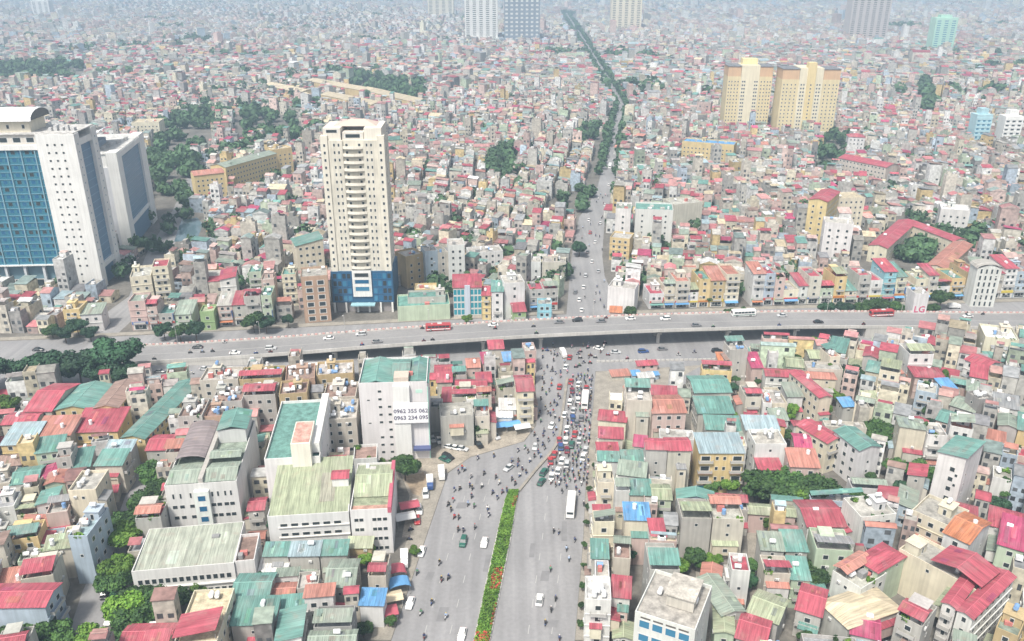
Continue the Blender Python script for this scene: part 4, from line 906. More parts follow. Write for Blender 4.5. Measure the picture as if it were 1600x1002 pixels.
# ------------------------------------------------------------------ houses in front of the flyover, read off one by one
HAND = [
 (935,656,978,660,5,11,'c','sf','r','l'),(979,629,1019,630,11,17,'b','f','c','l'),(1020,646,1072,645,12,14,'p','gx','s','f'),(936,684,973,686,5,11,'b','sf','r','l'),(990,697,1009,699,5,12,'g','sf','m',''),
 (1010,702,1043,703,6,16,'g','gx','r',''),(1044,704,1080,704,7,16,'b','gx','r',''),(934,706,966,706,4,10,'b','sf','r','l'),(935,720,967,721,4,10,'w','sf','t','l'),(973,722,1006,722,5,10,'g','sf','t',''),
 (965,741,1008,746,6,11,'w','sf','g','l'),(934,758,960,758,8,11,'c','f','c','lf'),(962,771,984,771,6,11,'w','f','w',''),(985,773,1018,774,6,11,'b','sf','t',''),(1021,780,1049,781,7,12,'n','gx','l','f'),
 (1086,614,1143,613,13,9,'g','gx','t','l'),(1091,646,1147,646,9,8,'g','sf','t','l'),(1104,671,1158,673,7,10,'g','sf','t',''),(1166,672,1218,673,7,13,'g','sf','a',''),(1180,698,1229,698,9,13,'w','f','c','l'),
 (1186,734,1222,734,6,8,'g','sf','r','f'),(1236,729,1281,731,8,11,'p','sf','s','f'),(1243,698,1268,700,8,10,'p','gx','m',''),(1141,550,1169,549,8,13,'g','f','c',''),(1175,575,1192,575,10,9,'p','sf','m',''),
 (1123,563,1134,563,5,8,'p','sf','o','f'),(1165,624,1190,624,9,10,'b','f','c','f'),(1192,633,1206,634,10,9,'w','f','c','f'),(1207,634,1230,634,12,9,'c','f','c','f'),(1207,657,1232,657,6,8,'w','sf','g','f'),
 (1231,620,1255,620,8,10,'w','sf','g',''),(1230,573,1256,575,9,9,'n','gx','l',''),(1266,560,1295,561,8,9,'g','gx','l','f'),(1297,561,1313,560,8,12,'c','f','s','f'),(1281,622,1299,620,20,13,'c','gy','r','l'),
 (1318,636,1337,635,5,6,'g','sf','b',''),(1374,581,1405,587,10,15,'c','f','c','fr'),(1352,625,1402,626,5,6,'g','sf','l',''),(1421,557,1459,557,10,13,'w','f','c','f'),(1441,537,1460,540,9,9,'g','gy','r',''),
 (1430,589,1478,592,9,9,'p','hip','r','f'),(1475,608,1495,607,6,8,'u','sf','b','f'),(1508,562,1540,575,9,10,'w','gx','r','f'),(1545,564,1600,566,6,6,'g','sf','t',''),
 (1485,633,1522,645,9,10,'g','gx','g','f'),(1530,628,1552,625,6,14,'d','f','c',''),(1553,634,1592,641,8,8,'w','sf','k','f'),(1463,656,1490,664,9,10,'p','gx','t','f'),(1343,704,1376,698,12,13,'w','gy','t','l'),
 (1293,693,1317,685,13,11,'c','gy','r','lf'),(1405,674,1446,680,10,14,'c','sb','g','r'),(1449,683,1480,685,8,14,'w','f','c','f'),(1484,669,1520,676,9,16,'w','f','s','f'),(1262,823,1322,823,12,8,'w','gx','r','f'),
 (1275,862,1332,866,9,10,'n','f','c','f'),(1345,813,1400,807,9,13,'w','f','c','f'),(1424,801,1488,829,11,12,'c','f','c','f'),(1475,832,1514,850,13,14,'w','gx','o','f'),(1337,873,1372,895,11,12,'n','hip','r','f'),
 (1281,941,1325,982,16,8,'g','hip','e',''),(1244,952,1283,964,10,8,'g','gx','r','f'),(1330,990,1374,1000,8,7,'g','gx','m','f'),(1473,941,1494,951,18,13,'w','gy','r','f'),(1496,954,1520,967,22,13,'w','gy','r','fr'),
 (929,807,954,807,4,9,'w','sf','r','l'),(928,820,960,820,5,14,'c','f','c','lf'),(977,812,1015,813,6,13,'c','sf','b',''),(1018,839,1040,839,6,12,'w','sf','r','f'),(1065,814,1112,815,9,12,'g','f','c',''),(1114,815,1163,816,9,12,'b','f','c',''),
 (1092,925,1122,931,11,7,'p','gy','s','f'),(956,932,984,935,6,11,'w','sf','r','l'),(915,941,955,943,8,13,'w','f','w','fl'),(1015,895,1062,896,10,17,'g','f','c',''),(1128,962,1163,955,13,9,'g','gy','g','f'),
 (1117,988,1147,992,9,8,'n','gy','l','f'),(1168,957,1215,975,9,8,'g','gx','l',''),(1150,996,1195,1010,9,8,'g','gx','r',''),(1190,859,1225,861,6,9,'g','sf','g',''),(1228,861,1262,862,7,9,'g','sf','t',''),
 (925,872,950,873,6,11,'g','sf','t','l'),(930,905,952,906,6,11,'w','f','c','l'),(958,876,985,878,7,10,'b','f','n','l'),(1195,900,1235,902,7,9,'b','f','c','f'),(1237,905,1266,907,7,9,'n','sf','t','f'),
 (1345,925,1385,900,8,10,'w','f','c','f'),(1400,965,1440,985,9,12,'g','f','c','f'),(1530,930,1560,905,20,12,'c','f','c','f'),(1555,985,1590,1000,10,12,'o','f','g','f'),(1560,850,1600,862,12,11,'n','sf','m','f'),(1545,820,1600,835,10,9,'w','hip','r',''),
 (1539,529,1592,535,14,12,'c','f','w',''),
 # left block
 (107,771,150,769,10,14,'c','f','c',''),(107,842,137,842,797,14,'u','f','a','r'),(-45,950,70,948,913,11,'u','gx','r','r'),(148,728,190,727,708,10,'b','sf','t','r'),(163,706,204,705,692,9,'g','sf','a',''),
 (361,938,418,936,897,8,'g','gx','t',''),(361,977,427,975,940,8,'g','sf','t',''),(508,918,553,917,875,8,'g','gx','g',''),(421,938,458,936,912,6,'b','gx','s',''),(490,986,550,984,951,9,'d','f','k',''),
 (481,1012,553,1010,986,9,'g','gx','g',''),(412,869,450,868,852,8,'g','sf','t',''),(452,869,498,868,851,8,'g','sf','a',''),(500,868,541,867,849,8,'g','sf','t',''),(186,1010,262,1008,976,6,'p','gx','r',''),(272,1010,340,1006,925,11,'c','f','e','fr'),
 (543,856,580,856,843,6,'o','sf','l',''),(575,905,603,905,870,8,'b','f','e',''),(228,704,264,703,680,7,'g','gx','r',''),(405,893,448,892,877,5,'w','sf','w',''),(562,945,598,946,925,7,'w','sf','b',''),
 (690,628,708,628,8,8,'b','sf','r','f'),(712,608,760,607,7,7,'b','gx','r','f'),(680,582,706,581,6,7,'b','gx','r',''),(730,575,750,574,8,8,'p','gx','s',''),(755,568,768,567,7,9,'p','sf','m',''),(764,546,787,545,6,9,'b','sf','r',''),
 (808,612,834,611,12,13,'c','gx','r','fr'),(706,625,744,624,9,9,'b','f','c',''),(745,622,768,621,7,10,'b','f','r',''),(745,598,768,597,6,6,'p','sf','r',''),(820,552,838,551,8,9,'p','f','c','f'),(788,565,803,564,6,7,'w','sf','b',''),
 (683,598,706,597,6,9,'b','sf','r',''),(707,590,728,589,7,8,'g','f','c',''),(672,640,690,640,6,9,'g','f','k',''),(688,655,740,652,9,11,'g','f','c',''),(742,655,765,654,8,9,'b','f','c',''),(700,672,745,670,7,5,'g','gx','l',''),
 (780,640,806,640,6,5,'w','sf','w',''),(776,652,800,652,5,4,'w','sf','w',''),
 # old apartment blocks with tanks behind the market
]
for e in HAND:
    if len(e) < 10: continue
    HOUSES.append(Q(*e))
for e in ((312,598,372,596,10,15,4),(374,597,440,594,10,15,6),(330,632,378,630,11,14,5),(278,655,316,653,12,13,6),(446,598,492,594,12,15,7),(436,620,480,617,10,15,3),(503,660,557,657,13,15,9),(380,622,430,620,9,14,3),(494,590,552,586,11,14,6),(318,655,360,653,10,12,4),(505,625,556,623,11,13,4)):
    Q(*e[:6], rnd.choice('oxbg'), 'f', rnd.choice('nnc'), 'f', kind='apartment block', tanks=e[6]+5, group='old apartment blocks with tanks', pent=True, canopy=rnd.choice(('', 'r', '')), cat='apartment block')

# ------------------------------------------------------------------ the rest of the blocks in front, row by row
def rows(ang, W, Ln, r, wr=(4.2, 7), dr=(9, 14), alley=2.2, skip=.04):
    c, s = math.cos(ang), math.sin(ang); y = -Ln/2; k = 0
    while y < Ln/2:
        d0 = r.uniform(*dr); x = -W/2+r.random()*3
        while x < W/2:
            w = r.uniform(*wr); d = d0*r.uniform(.82, 1)
            if r.random() > skip: yield c*(x+w/2)-s*(y+d0/2), s*(x+w/2)+c*(y+d0/2), w-.12, d
            x += w+(.05 if r.random() < .85 else r.uniform(.8, 2))
        y += d0+(.25 if k % 2 == 0 else alley); k += 1
TREES = []
def tree_spot(px, py, z, r): x, y = G(px, py, z); return x, y, r
# big trees: pixel of the crown's middle, height of that middle, crown radius
for px, py, z, r, kd in ((-14,577,9,8.6,'d'),(62,573,9,8.8,'d'),(121,571,9,8.4,'d'),(184,552,11,9.6,'d'),(152,584,7,6.5,'d'),(193,583,7,6.5,'d'),(12,630,4,5,'y'),(1329,584,7,5.2,'d'),(1368,678,6,6,'l'),(1439,738,5,4.5,'l'),(1408,727,4,4,'l'),
   (1190,757,6,6,'l'),(1225,752,7,7,'l'),(1258,757,7,6.5,'l'),(1285,765,6,5.5,'l'),(1210,768,5,5,'l'),(1245,772,5,5,'y'),(1140,757,4,3.6,'y'),(1112,760,3,2.8,'l'),
   (712,655,5,4.2,'l'),(746,670,4,4.4,'l'),(632,725,6,5,'l'),(655,690,3,2.4,'l'),(205,815,6,6.0,'l'),(225,795,6,5.5,'l'),(195,840,6,5,'y'),(185,890,5,4.5,'y'),(178,910,5,4.5,'l'),(190,950,6,5.5,'y'),(215,935,5,4.5,'l'),
   (240,945,5,5,'l'),(268,935,5,4.5,'l'),(205,975,5,5,'l'),(165,905,4,3.2,'l'),(240,740,6,5,'l'),(245,765,5,4,'l'),(310,915,3,3,'y'),(20,995,4,5,'l'),(55,990,4,5,'l'),(90,995,4,4.5,'l'),(140,1000,4,4,'y'),
   (1085,870,4,3.5,'l'),(1168,885,4,3,'l'),(1170,905,3,2.6,'d'),(1270,895,4,4,'l'),(1435,870,4,3.5,'l'),(1585,880,4,3.5,'d'),(1060,885,3,3,'y'),(1290,640,4,3,'y'),(1310,620,4,3,'y'),(1560,790,4,3.4,'d'),(1455,840,3,3,'l'),
   (120,510,5,5,'d'),(100,520,5,5,'d'),(255,515,5,4.5,'d'),(280,517,5,4.5,'l'),(305,515,5,4.5,'d'),(395,500,6,5.5,'l'),(415,505,5,4.5,'d'),(985,487,3,3.2,'l'),(1290,482,4,4.5,'d'),(1320,482,4,4.5,'d'),(1350,480,5,5,'l'),(1372,478,5,5,'l'),(1400,478,4,4,'l'),(1455,482,4,4,'l'),(1472,462,7,5,'l'),(730,497,3,2.6,'y'),(1140,487,3,3,'l'),(1165,488,3,3,'l'),
   (905,388,5,5.5,'d'),(648,860,2,1.8,'y'),(610,970,2,1.6,'l'),(80,515,4,4,'l'),(140,520,4,4,'d'),(450,500,4,3,'d'),(1105,465,4,3,'l'),(575,862,2.5,2.4,'y'),(588,880,2.5,2.4,'l'),(480,905,2,2.2,'y')):
    x, y = G(px, py, z); TREES.append((x, y, z, r, kd))
    s_ = r*1.7 if kd == 'd' and r > 6 else (r*.9 if z > 3.5 else r*.6)
    if not (EW and inpoly(x, y, EW)): reserve(x, y, 0, s_, s_)
keepout([G(1163,800),G(1166,738),G(1300,738),G(1316,800)])
GROVE = G(1235,770)
FILLED = []
def fill(poly, ang, r, n=1, **kw):
    xs_, ys_ = [p[0] for p in poly], [p[1] for p in poly]; cx, cy = (min(xs_)+max(xs_))/2, (min(ys_)+max(ys_))/2; S = math.hypot(max(xs_)-min(xs_), max(ys_)-min(ys_))
    for (dx, dy, w, d) in rows(ang, S, S, r, **kw):
        x, y = cx+dx, cy+dy
        if not inpoly(x, y, poly): continue
        for (ww, dd) in ((w, d), (w, d*.6), (w*.7, d*.45)):
            if not blocked(x, y, ang, ww, dd) and not open_ground(x, y, ang, ww, dd):
                reserve(x, y, ang, ww, dd); FILLED.append((x, y, ang, ww, dd)); break
def infill(poly, ang, r, n):
    xs_, ys_ = [p[0] for p in poly], [p[1] for p in poly]
    for _ in range(n):
        x, y = r.uniform(min(xs_), max(xs_)), r.uniform(min(ys_), max(ys_))
        if not inpoly(x, y, poly): continue
        w, d = r.uniform(3, 5.5), r.uniform(3.5, 7)
        if not blocked(x, y, ang, w, d) and not open_ground(x, y, ang, w, d): reserve(x, y, ang, w, d); FILLED.append((x, y, ang, w, d))
SE1 = [(20,140),(36,262),(70,300),(126,320),(120,250),(82,140)]
SE2 = [(82,140),(120,250),(126,320),(200,326),(260,332),(230,260),(150,140)]
SW1 = [(-30,140),(-104,140),(-112,232),(-122,290),(-60,292),(8,296),(7,258),(-22,228),(-27,190)]
SW2 = [(-104,140),(-112,232),(-124,286),(-150,283),(-260,266),(-150,140)]
rr = random.Random(21)
fill(SE1, math.radians(-7), rr, wr=(9, 14), dr=(4.5, 6.5), alley=1.2); fill(SE2, math.radians(-28), rr, wr=(4.0, 7), dr=(6.5, 11)); fill(SW1, math.radians(7), rr, wr=(4.2, 7.5), dr=(6, 10)); fill(SW2, math.radians(14), rr, wr=(4.2, 7.5), dr=(5.5, 10))
for p, a, n in ((SE1,-.12,900),(SE2,-.5,1300),(SW1,.12,1200),(SW2,.24,900)): infill(p, a, rr, n)
def slant(x, y): return math.sqrt(x*x+y*y+CAMZ*CAMZ)
vis = [f for f in FILLED if abs(f[0]) < .64*(.922*f[1]+57)+6]
vis.sort(key=lambda f: slant(f[0], f[1])/math.sqrt(f[3]*f[4]))
NIND = max(0, 296-len(HOUSES))
rest = vis[NIND:]
for p, n in ((SE1,260),(SE2,420),(SW1,260),(SW2,300)):      # small garden trees in the gaps that are left
    for _ in range(n):
        x, y = rr.uniform(min(q[0] for q in p), max(q[0] for q in p)), rr.uniform(min(q[1] for q in p), max(q[1] for q in p)); r = rr.uniform(1.3, 2.6)
        if inpoly(x, y, p) and not blocked(x, y, 0, r*.8, r*.8) and not open_ground(x, y, 0, 1, 1) and len(TREES) < 190: TREES.append((x, y, rr.uniform(3, 6.5), r, rr.choice('dlly'))); reserve(x, y, 0, r, r)
print('hand houses', len(HOUSES), 'filled', len(vis))
for (x, y, a, w, d) in vis[:NIND]:
    h = rnd.choice((3.6, 6.4, 6.4, 6.6, 9.6, 9.6, 9.8, 12.6)) if w*d > 26 else rnd.choice((3.4, 5, 6.6, 6.6))
    if abs(x-GROVE[0]) < 22 and -30 < y-GROVE[1] < 0: h = min(h, 6.6)
    if x < 12 and y > 262: h = min(h, 4.5)
    if 20 < x < 118 and y > 292: h = min(h, 6.4)
    flat = rnd.random() < .48
    rt = 'f' if flat else rnd.choice(('gx','gy','sf','sf','sb','sl','sr','hip'))
    rc = rnd.choice('ccccrkn') if flat else rnd.choice('rrrrrsmtttggllkaen')
    HOUSES.append(build(x, y, a, w, d, h, rnd.choice('wwwccbbbggggpnuy'), rt, rc, rnd.choice(('f','f','l','r','')), res=False))
# ------------------------------------------------------------------ the thousands of houses beyond: one mass
class Mass:
    def __init__(s): s.V = []; s.Qd = []; s.T = []; s.cq = []; s.ct = []; s.n = 0
    def place(s, loc, x, y, z, rz):
        c, sn = np.cos(rz)[:, None], np.sin(rz)[:, None]
        out = np.empty_like(loc); out[..., 0] = c*loc[..., 0]-sn*loc[..., 1]+x[:, None]; out[..., 1] = sn*loc[..., 0]+c*loc[..., 1]+y[:, None]; out[..., 2] = loc[..., 2]+z[:, None]
        k = len(x); nv = loc.shape[1]; base = s.n+np.arange(k)*nv; s.V.append(out.reshape(-1, 3)); s.n += k*nv; return base
    def boxes(s, x, y, z, rz, w, d, h, cw, ct, dzf=None, ox=None, oy=None, dzr=None):
        k = len(x); L_ = np.zeros((k, 8, 3)); ox = np.zeros(k) if ox is None else ox; oy = np.zeros(k) if oy is None else oy
        for i, (a, b, t) in enumerate(((-.5,-.5,0),(.5,-.5,0),(.5,.5,0),(-.5,.5,0),(-.5,-.5,1),(.5,-.5,1),(.5,.5,1),(-.5,.5,1))):
            L_[:, i, 0] = a*w+ox; L_[:, i, 1] = b*d+oy; L_[:, i, 2] = t*h
            if dzf is not None and b > 0: L_[:, i, 2] += dzf
            if dzr is not None and a > 0: L_[:, i, 2] += dzr
        B = s.place(L_, x, y, z, rz)
        for f, c, sh in (((0,1,5,4),cw,1),((1,2,6,5),cw,1),((2,3,7,6),cw,1),((3,0,4,7),cw,1),((4,5,6,7),ct,1)):
            s.Qd.append(B[:, None]+np.array(f)); s.cq.append(c)
    def gables(s, x, y, z, rz, w, d, rise, cr, cw, ox=None, oy=None):
        k = len(x); L_ = np.zeros((k, 6, 3)); ox = np.zeros(k) if ox is None else ox; oy = np.zeros(k) if oy is None else oy
        for i, (a, b, t) in enumerate(((-.5,-.5,0),(.5,-.5,0),(.5,.5,0),(-.5,.5,0),(-.5,0,1),(.5,0,1))):
            L_[:, i, 0] = a*w+ox; L_[:, i, 1] = b*d+oy; L_[:, i, 2] = t*rise
        B = s.place(L_, x, y, z, rz)
        for f in ((0,1,5,4),(2,3,4,5)): s.Qd.append(B[:, None]+np.array(f)); s.cq.append(cr)
        for f in ((1,2,5),(3,0,4)): s.T.append(B[:, None]+np.array(f)); s.ct.append(cw)
    def wallquads(s, x, y, rz, lx, ly, z, ww, wh, side, col):
        """window openings set a little proud of a wall: side 0 front, 1 right, 2 left"""
        k = len(x); L_ = np.zeros((k, 4, 3))
        for i, (a, t) in enumerate(((-.5,0),(.5,0),(.5,1),(-.5,1))):
            L_[:, i, 0] = lx+np.where(side == 0, a*ww, 0); L_[:, i, 1] = ly+np.where(side == 1, a*ww, np.where(side == 2, -a*ww, 0)); L_[:, i, 2] = t*wh
        B = s.place(L_, x, y, z, rz); s.Qd.append(B[:, None]+np.arange(4)); s.cq.append(col)
    def build(s, name, mat):
        V = np.concatenate(s.V); q = np.concatenate(s.Qd) if s.Qd else np.zeros((0,4),int); t = np.concatenate(s.T) if s.T else np.zeros((0,3),int)
        col = np.concatenate(s.cq+s.ct); col = np.concatenate([col, np.ones((len(col),1))], 1)
        loops = np.concatenate([q.ravel(), t.ravel()]).astype(np.int32)
        st = np.concatenate([np.arange(len(q))*4, len(q)*4+np.arange(len(t))*3]).astype(np.int32)
        me = bpy.data.meshes.new(name); me.vertices.add(len(V)); me.vertices.foreach_set('co', V.astype(np.float32).ravel())
        me.loops.add(len(loops)); me.loops.foreach_set('vertex_index', loops); me.polygons.add(len(st)); me.polygons.foreach_set('loop_start', st)
        a = me.attributes.new('Col', 'FLOAT_COLOR', 'FACE'); a.data.foreach_set('color', col.astype(np.float32).ravel())
        me.polygons.foreach_set('use_smooth', np.zeros(len(st), bool)); me.materials.append(mat); me.update(calc_edges=True); return ob(name, me)
WP = .96*np.array([WALL[c] for c in 'wwwwccbbbbggggppnuyd']); RP = np.concatenate([.9*np.array([ROOF[c] for c in 'rrrrsmttggkkccceewan']), np.array([(.27,.15,.14),(.40,.20,.20),(.40,.20,.20),(.44,.23,.22),(.44,.23,.22),(.46,.28,.25),(.42,.16,.17),(.42,.16,.17),(.5,.36,.33),(.24,.31,.295),(.24,.31,.295),(.33,.3,.29),(.2,.2,.21)])]); SP = np.array([ROOF[c] for c in 'cccccgkwsne'])
def pick(P_, k, j=.14): c = P_[rng.integers(0, len(P_), k)]; return np.clip(c*(1+rng.normal(0, j, (k, 1))), .02, .82)
city = Mass()
def town(x, y, rz, w, d, h, near=True):
    """walls, roofs, stair rooms, sheds, tanks and windows for many houses at once"""
    k = len(x); z = np.zeros(k); cw = pick(WP, k); flat = rng.random(k) < .5; top = pick(SP, k, .2)
    city.boxes(x, y, z, rz, w, d, h, cw, top)
    p = ~flat; g = p & (rng.random(k) < .55); sh = p & ~g; o = .5
    cr = pick(RP, k, .16)
    city.gables(x[g], y[g], h[g]+.02, rz[g], w[g]+o, d[g]+o, .16*d[g]+.3, cr[g], cw[g])
    city.boxes(x[sh], y[sh], h[sh]+.02, rz[sh], w[sh]+o, d[sh]+o, np.full(sh.sum(), .15), cr[sh], cr[sh], .13*d[sh])
    f = flat & (w > 3.5); i = np.where(f)[0]; i = i[rng.random(len(i)) < .6]; n = len(i)
    city.boxes(x[i], y[i], h[i], rz[i], w[i]*rng.uniform(.4,.85,n), d[i]*rng.uniform(.2,.4,n), rng.uniform(2,3,n), cw[i], pick(RP,n), None, None, d[i]*rng.uniform(-.2,.28,n))
    i = np.where(flat)[0]; i = i[rng.random(len(i)) < .45]; n = len(i); c = pick(RP, n)
    city.boxes(x[i], y[i], h[i]+2.3, rz[i], w[i]*.95, d[i]*rng.uniform(.3,.5,n), np.full(n,.12), c, c, .1*d[i], None, -d[i]*rng.uniform(.15,.24,n))
    if near:
        # parapets: thin upstands front and sides
        i = np.where(flat)[0]; n = len(i); t_ = np.full(n, .2)
        city.boxes(x[i], y[i], h[i], rz[i], w[i], t_, np.full(n,.8), cw[i], cw[i], None, None, -d[i]/2+.1); city.boxes(x[i], y[i], h[i], rz[i], t_, d[i]-.4, np.full(n,.8), cw[i], cw[i], None, w[i]/2-.1); city.boxes(x[i], y[i], h[i], rz[i], t_, d[i]-.4, np.full(n,.8), cw[i], cw[i], None, -w[i]/2+.1)
        for _ in range(2):
            i = np.where(flat)[0]; i = i[rng.random(len(i)) < .5]; n = len(i); c = np.tile([[.8,.8,.81]], (n,1))
            city.boxes(x[i], y[i], h[i]+.6, rz[i], np.full(n,1.6), np.full(n,1.1), np.full(n,1.1), c, c, None, rng.uniform(-.3,.3,n)*w[i], rng.uniform(-.35,.35,n)*d[i])
        nf = np.maximum(1, (h/3.2).astype(int))
        for s_, pr in ((0,.75),(1,.28),(2,.28)):
            for fl in range(5):
                for cidx in range(2):
                    i = np.where((nf > fl) & (rng.random(k) < pr))[0]; n = len(i)
                    if not n: continue
                    Ln = w[i] if s_ == 0 else d[i]; a = (cidx-.5)*Ln*.5; sd = np.full(n, s_)
                    lx = a if s_ == 0 else (w[i]/2+.04 if s_ == 1 else -w[i]/2-.04); ly = -d[i]/2-.04 if s_ == 0 else a
                    col = np.tile([[.055,.06,.065]], (n,1))*rng.uniform(.6,2.2,(n,1))
                    city.wallquads(x[i], y[i], rz[i], lx, ly*np.ones(n), fl*3.2+1.0+np.zeros(n), np.minimum(1.6,Ln*.28), rng.uniform(1.1,1.9,n), sd, col)
# leftovers of the front blocks
if rest:
    A = np.array(rest); n = len(A); town(A[:,0], A[:,1], A[:,2], A[:,3], A[:,4], rng.choice([3.5,6.6,9.8,12.8], n)+rng.uniform(-.3,.3,n))
# parks and clearings beyond the flyover, kept free of houses
PARKS = [[G(235,285),G(240,190),G(330,150),G(470,130),G(500,170),G(500,240),G(430,235),G(300,290)], [G(0,130),G(0,100),G(130,100),G(130,130)], [G(900,228),G(905,200),G(935,200),G(932,228)],
         [G(760,285),G(765,235),G(800,235),G(800,285)], [G(1430,180),G(1435,130),G(1455,130),G(1458,180)], [G(540,160),G(560,118),G(660,135),G(660,160)], [G(245,335),G(235,250),G(300,250),G(300,325)],
         [G(1275,275),G(1290,215),G(1325,215),G(1310,275)], [G(860,345),G(868,318),G(925,290),G(925,320),G(905,345)]]
for P_ in PARKS: keepout(P_)
KEEP[:] = [k for k in KEEP if k[4] is not PARKS[0]]; keepout([G(240,255),G(245,200),G(330,180),G(330,240)]); keepout([G(365,225),G(370,180),G(465,180),G(480,225)]); keepout([G(262,400),G(272,345),G(310,338),G(322,352),G(318,400)])
mid = []
r2 = random.Random(9)
cy = 352.0
while cy < 1750:
    cs = 95 if cy < 800 else 130
    hw = .64*(.922*cy+57)+70; cx = -hw+r2.random()*40
    while cx < hw:
        ang = math.radians(-8+r2.gauss(0, 14))+(PI/2 if r2.random() < .35 else 0)
        big = cy > 1100
        for dx, dy, w, d in rows(ang, cs*1.45, cs*1.45, r2, (3.9, 7) if not big else (6.5, 12), (5.5, 10.5) if not big else (9, 15), 2.6, .05):
            if abs(dx) > cs/2 or abs(dy) > cs/2: continue
            x, y = cx+dx, cy+dy
            if y < 349+.075*x or (x < 22 and y < 361+.12*(x-22)): continue
            if abs(x) > .64*(.922*y+57)+25: continue
            if open_ground(x, y, ang, w, d): continue
            if blocked(x, y, ang, w, d): continue
            if r2.random() < .02: w, d = w*r2.uniform(1.8, 2.8), d*r2.uniform(1, 1.6)
            mid.append((x, y, ang, w, d))
        cx += cs
    cy += cs
A = np.array(mid); n = len(A); print('middle houses', n)
hh = rng.choice([3.2,3.2,5,6.2,6.2,6.2,9,9,12], n)+rng.uniform(-.5,.5,n); big_ = rng.random(n) < .03; hh[big_] = rng.uniform(13, 22, big_.sum())
nr = A[:,1] < 950
for m_, fl in ((nr, True), (~nr, False)): town(A[m_,0], A[m_,1], A[m_,2], A[m_,3], A[m_,4], hh[m_], fl)
# far city
gy = 1750.0; far = []
while gy < 6200:
    st = 17+(gy-1750)*.004; hw = .66*(.922*gy+57)+120; xs_ = np.arange(-hw, hw, st*.86); far.append(np.stack([xs_+rng.uniform(-2,2,len(xs_)), np.full(len(xs_), gy)+rng.uniform(-3,3,len(xs_)), np.full(len(xs_), st)], 1)); gy += st*1.02
A = np.concatenate(far); A = A[rng.random(len(A)) < .93]
roadx = np.interp(A[:,1], [p[1] for p in NR_L], [p[0] for p in NR_L]); A = A[~((A[:,0] > roadx-16) & (A[:,0] < roadx+34) & (A[:,1] < 3200))]
blob = np.sin(A[:,0]*.006+1.3*np.sin(A[:,1]*.0021))*np.sin(A[:,1]*.0047+1.1*np.sin(A[:,0]*.0031)); A = A[blob < .86]
n = len(A); print('far houses', n)
hf = rng.choice([6,8,9.5,11,13,16], n)+rng.uniform(-1,1,n); hf[rng.random(n) < .012] *= 2.2
ang = np.round((A[:,0]*.002+A[:,1]*.0016))*.35+rng.normal(0,.12,n)
xf, yf, wf, df = A[:,0], A[:,1], A[:,2]*rng.uniform(.5,.9,n), A[:,2]*rng.uniform(.5,.92,n)
cwf, ctf = pick(np.array([WALL[c] for c in 'wwwwccbgpppug']),n,.14), pick(np.concatenate([SP,RP,SP]),n,.15)
city.boxes(xf, yf, np.zeros(n), ang, wf, df, hf, cwf, ctf)
i = np.where(rng.random(n) < .6)[0]; k = len(i); city.boxes(xf[i], yf[i], hf[i], ang[i], wf[i]*.5, df[i]*.45, rng.uniform(2,4,k), cwf[i], pick(RP,k), None, wf[i]*.15, df[i]*.15)
tag(city.build('town_houses', M['city']), 'dense mass of small town houses reaching to the horizon', 'houses', kind='stuff')

# ------------------------------------------------------------------ trees
def crown_lobes(seed, n, flat=.8):
    r = random.Random(seed); out = [(0,0,.05,.62,.55*flat)]
    for i in range(n):
        a = 2*PI*i/n*1.6+r.random(); q = r.uniform(.35,.72); s = r.uniform(.28,.46)
        out.append((math.cos(a)*q, math.sin(a)*q, r.uniform(-.35,.5)*flat, s, s*.85))
    return out
CROWN = {}
for kd, mt in (('d','leafd'),('l','leaf'),('y','leafy')): CROWN[kd] = [leaf_cloud('crown', crown_lobes(40+i*7+ord(kd), 13), 330, .058, mt, i+ord(kd), .6) for i in range(3)]
def mk_trunk(seed):
    r = random.Random(seed); b = MB(); n = 7
    def seg(a, c, ra, rb):
        a, c = Vector(a), Vector(c); d = (c-a).normalized(); u = d.orthogonal().normalized(); w = d.cross(u); k = len(b.v)
        for p, q in ((a, ra), (c, rb)):
            for i in range(n): t_ = 2*PI*i/n; b.v.append(tuple(p+u*math.cos(t_)*q+w*math.sin(t_)*q))
        for i in range(n): j = (i+1) % n; b.f.append((k+i,k+j,k+n+j,k+n+i)); b.m.append(0)
    seg((0,0,0),(.02,.01,.62),.06,.04)
    for i in range(5): a = 2*PI*i/5+r.random(); seg((.01,.01,.5+.03*i),(math.cos(a)*.35,math.sin(a)*.35,.88+r.random()*.25),.03,.012)
    return b.mesh('trunk', M['bark'])
TRUNK = [mk_trunk(i) for i in range(3)]
KDN = dict(d='dark green', l='mid green', y='bright yellow green')
def tree(x, y, zc, r, kd, label=None, group='street and garden trees'):
    n1, n2 = near_phrase(x, y); sz = 'large' if r > 5.4 else ('small' if r < 3.2 else 'medium')
    t = thing('tree', label or f'{sz} {KDN[kd]} leafy tree near {n1} and {n2}', 'tree', (x, y, 0), rnd.random()*6, group)
    ob('trunk', rnd.choice(TRUNK), t, (0,0,0), 0, (r*.9, r*.9, zc*1.05)); ob('crown', rnd.choice(CROWN[kd]), t, (0,0,zc), rnd.random()*6, (r, r*rnd.uniform(.88,1.05), r*rnd.uniform(.8,.95)))
BIG = ['broad dark tree beside the bright yellow green garden tree by the cross road', 'round dark tree behind the red-roofed market hall by the cross road', 'round dark tree behind the teal-roofed market hall by the cross road', 'tallest dark tree at the foot of the flyover ramp', 'low dark tree between the tallest dark tree and the teal-roofed market hall', 'low dark tree behind the brown-roofed market hall']
for i, a in enumerate(TREES): tree(*a, label=BIG[i] if i < 6 else None)
for i, (px, py) in enumerate(((913,772),(911,800),(909,825),(906,860),(905,893),(903,925),(902,955),(900,985),(926,700),(922,735))):
    x, y = G(px+7, py); tree(x, y, 2.1, 1.0, 'l', 'thin sapling planted in the pavement beside the avenue', 'saplings along the avenue pavement')
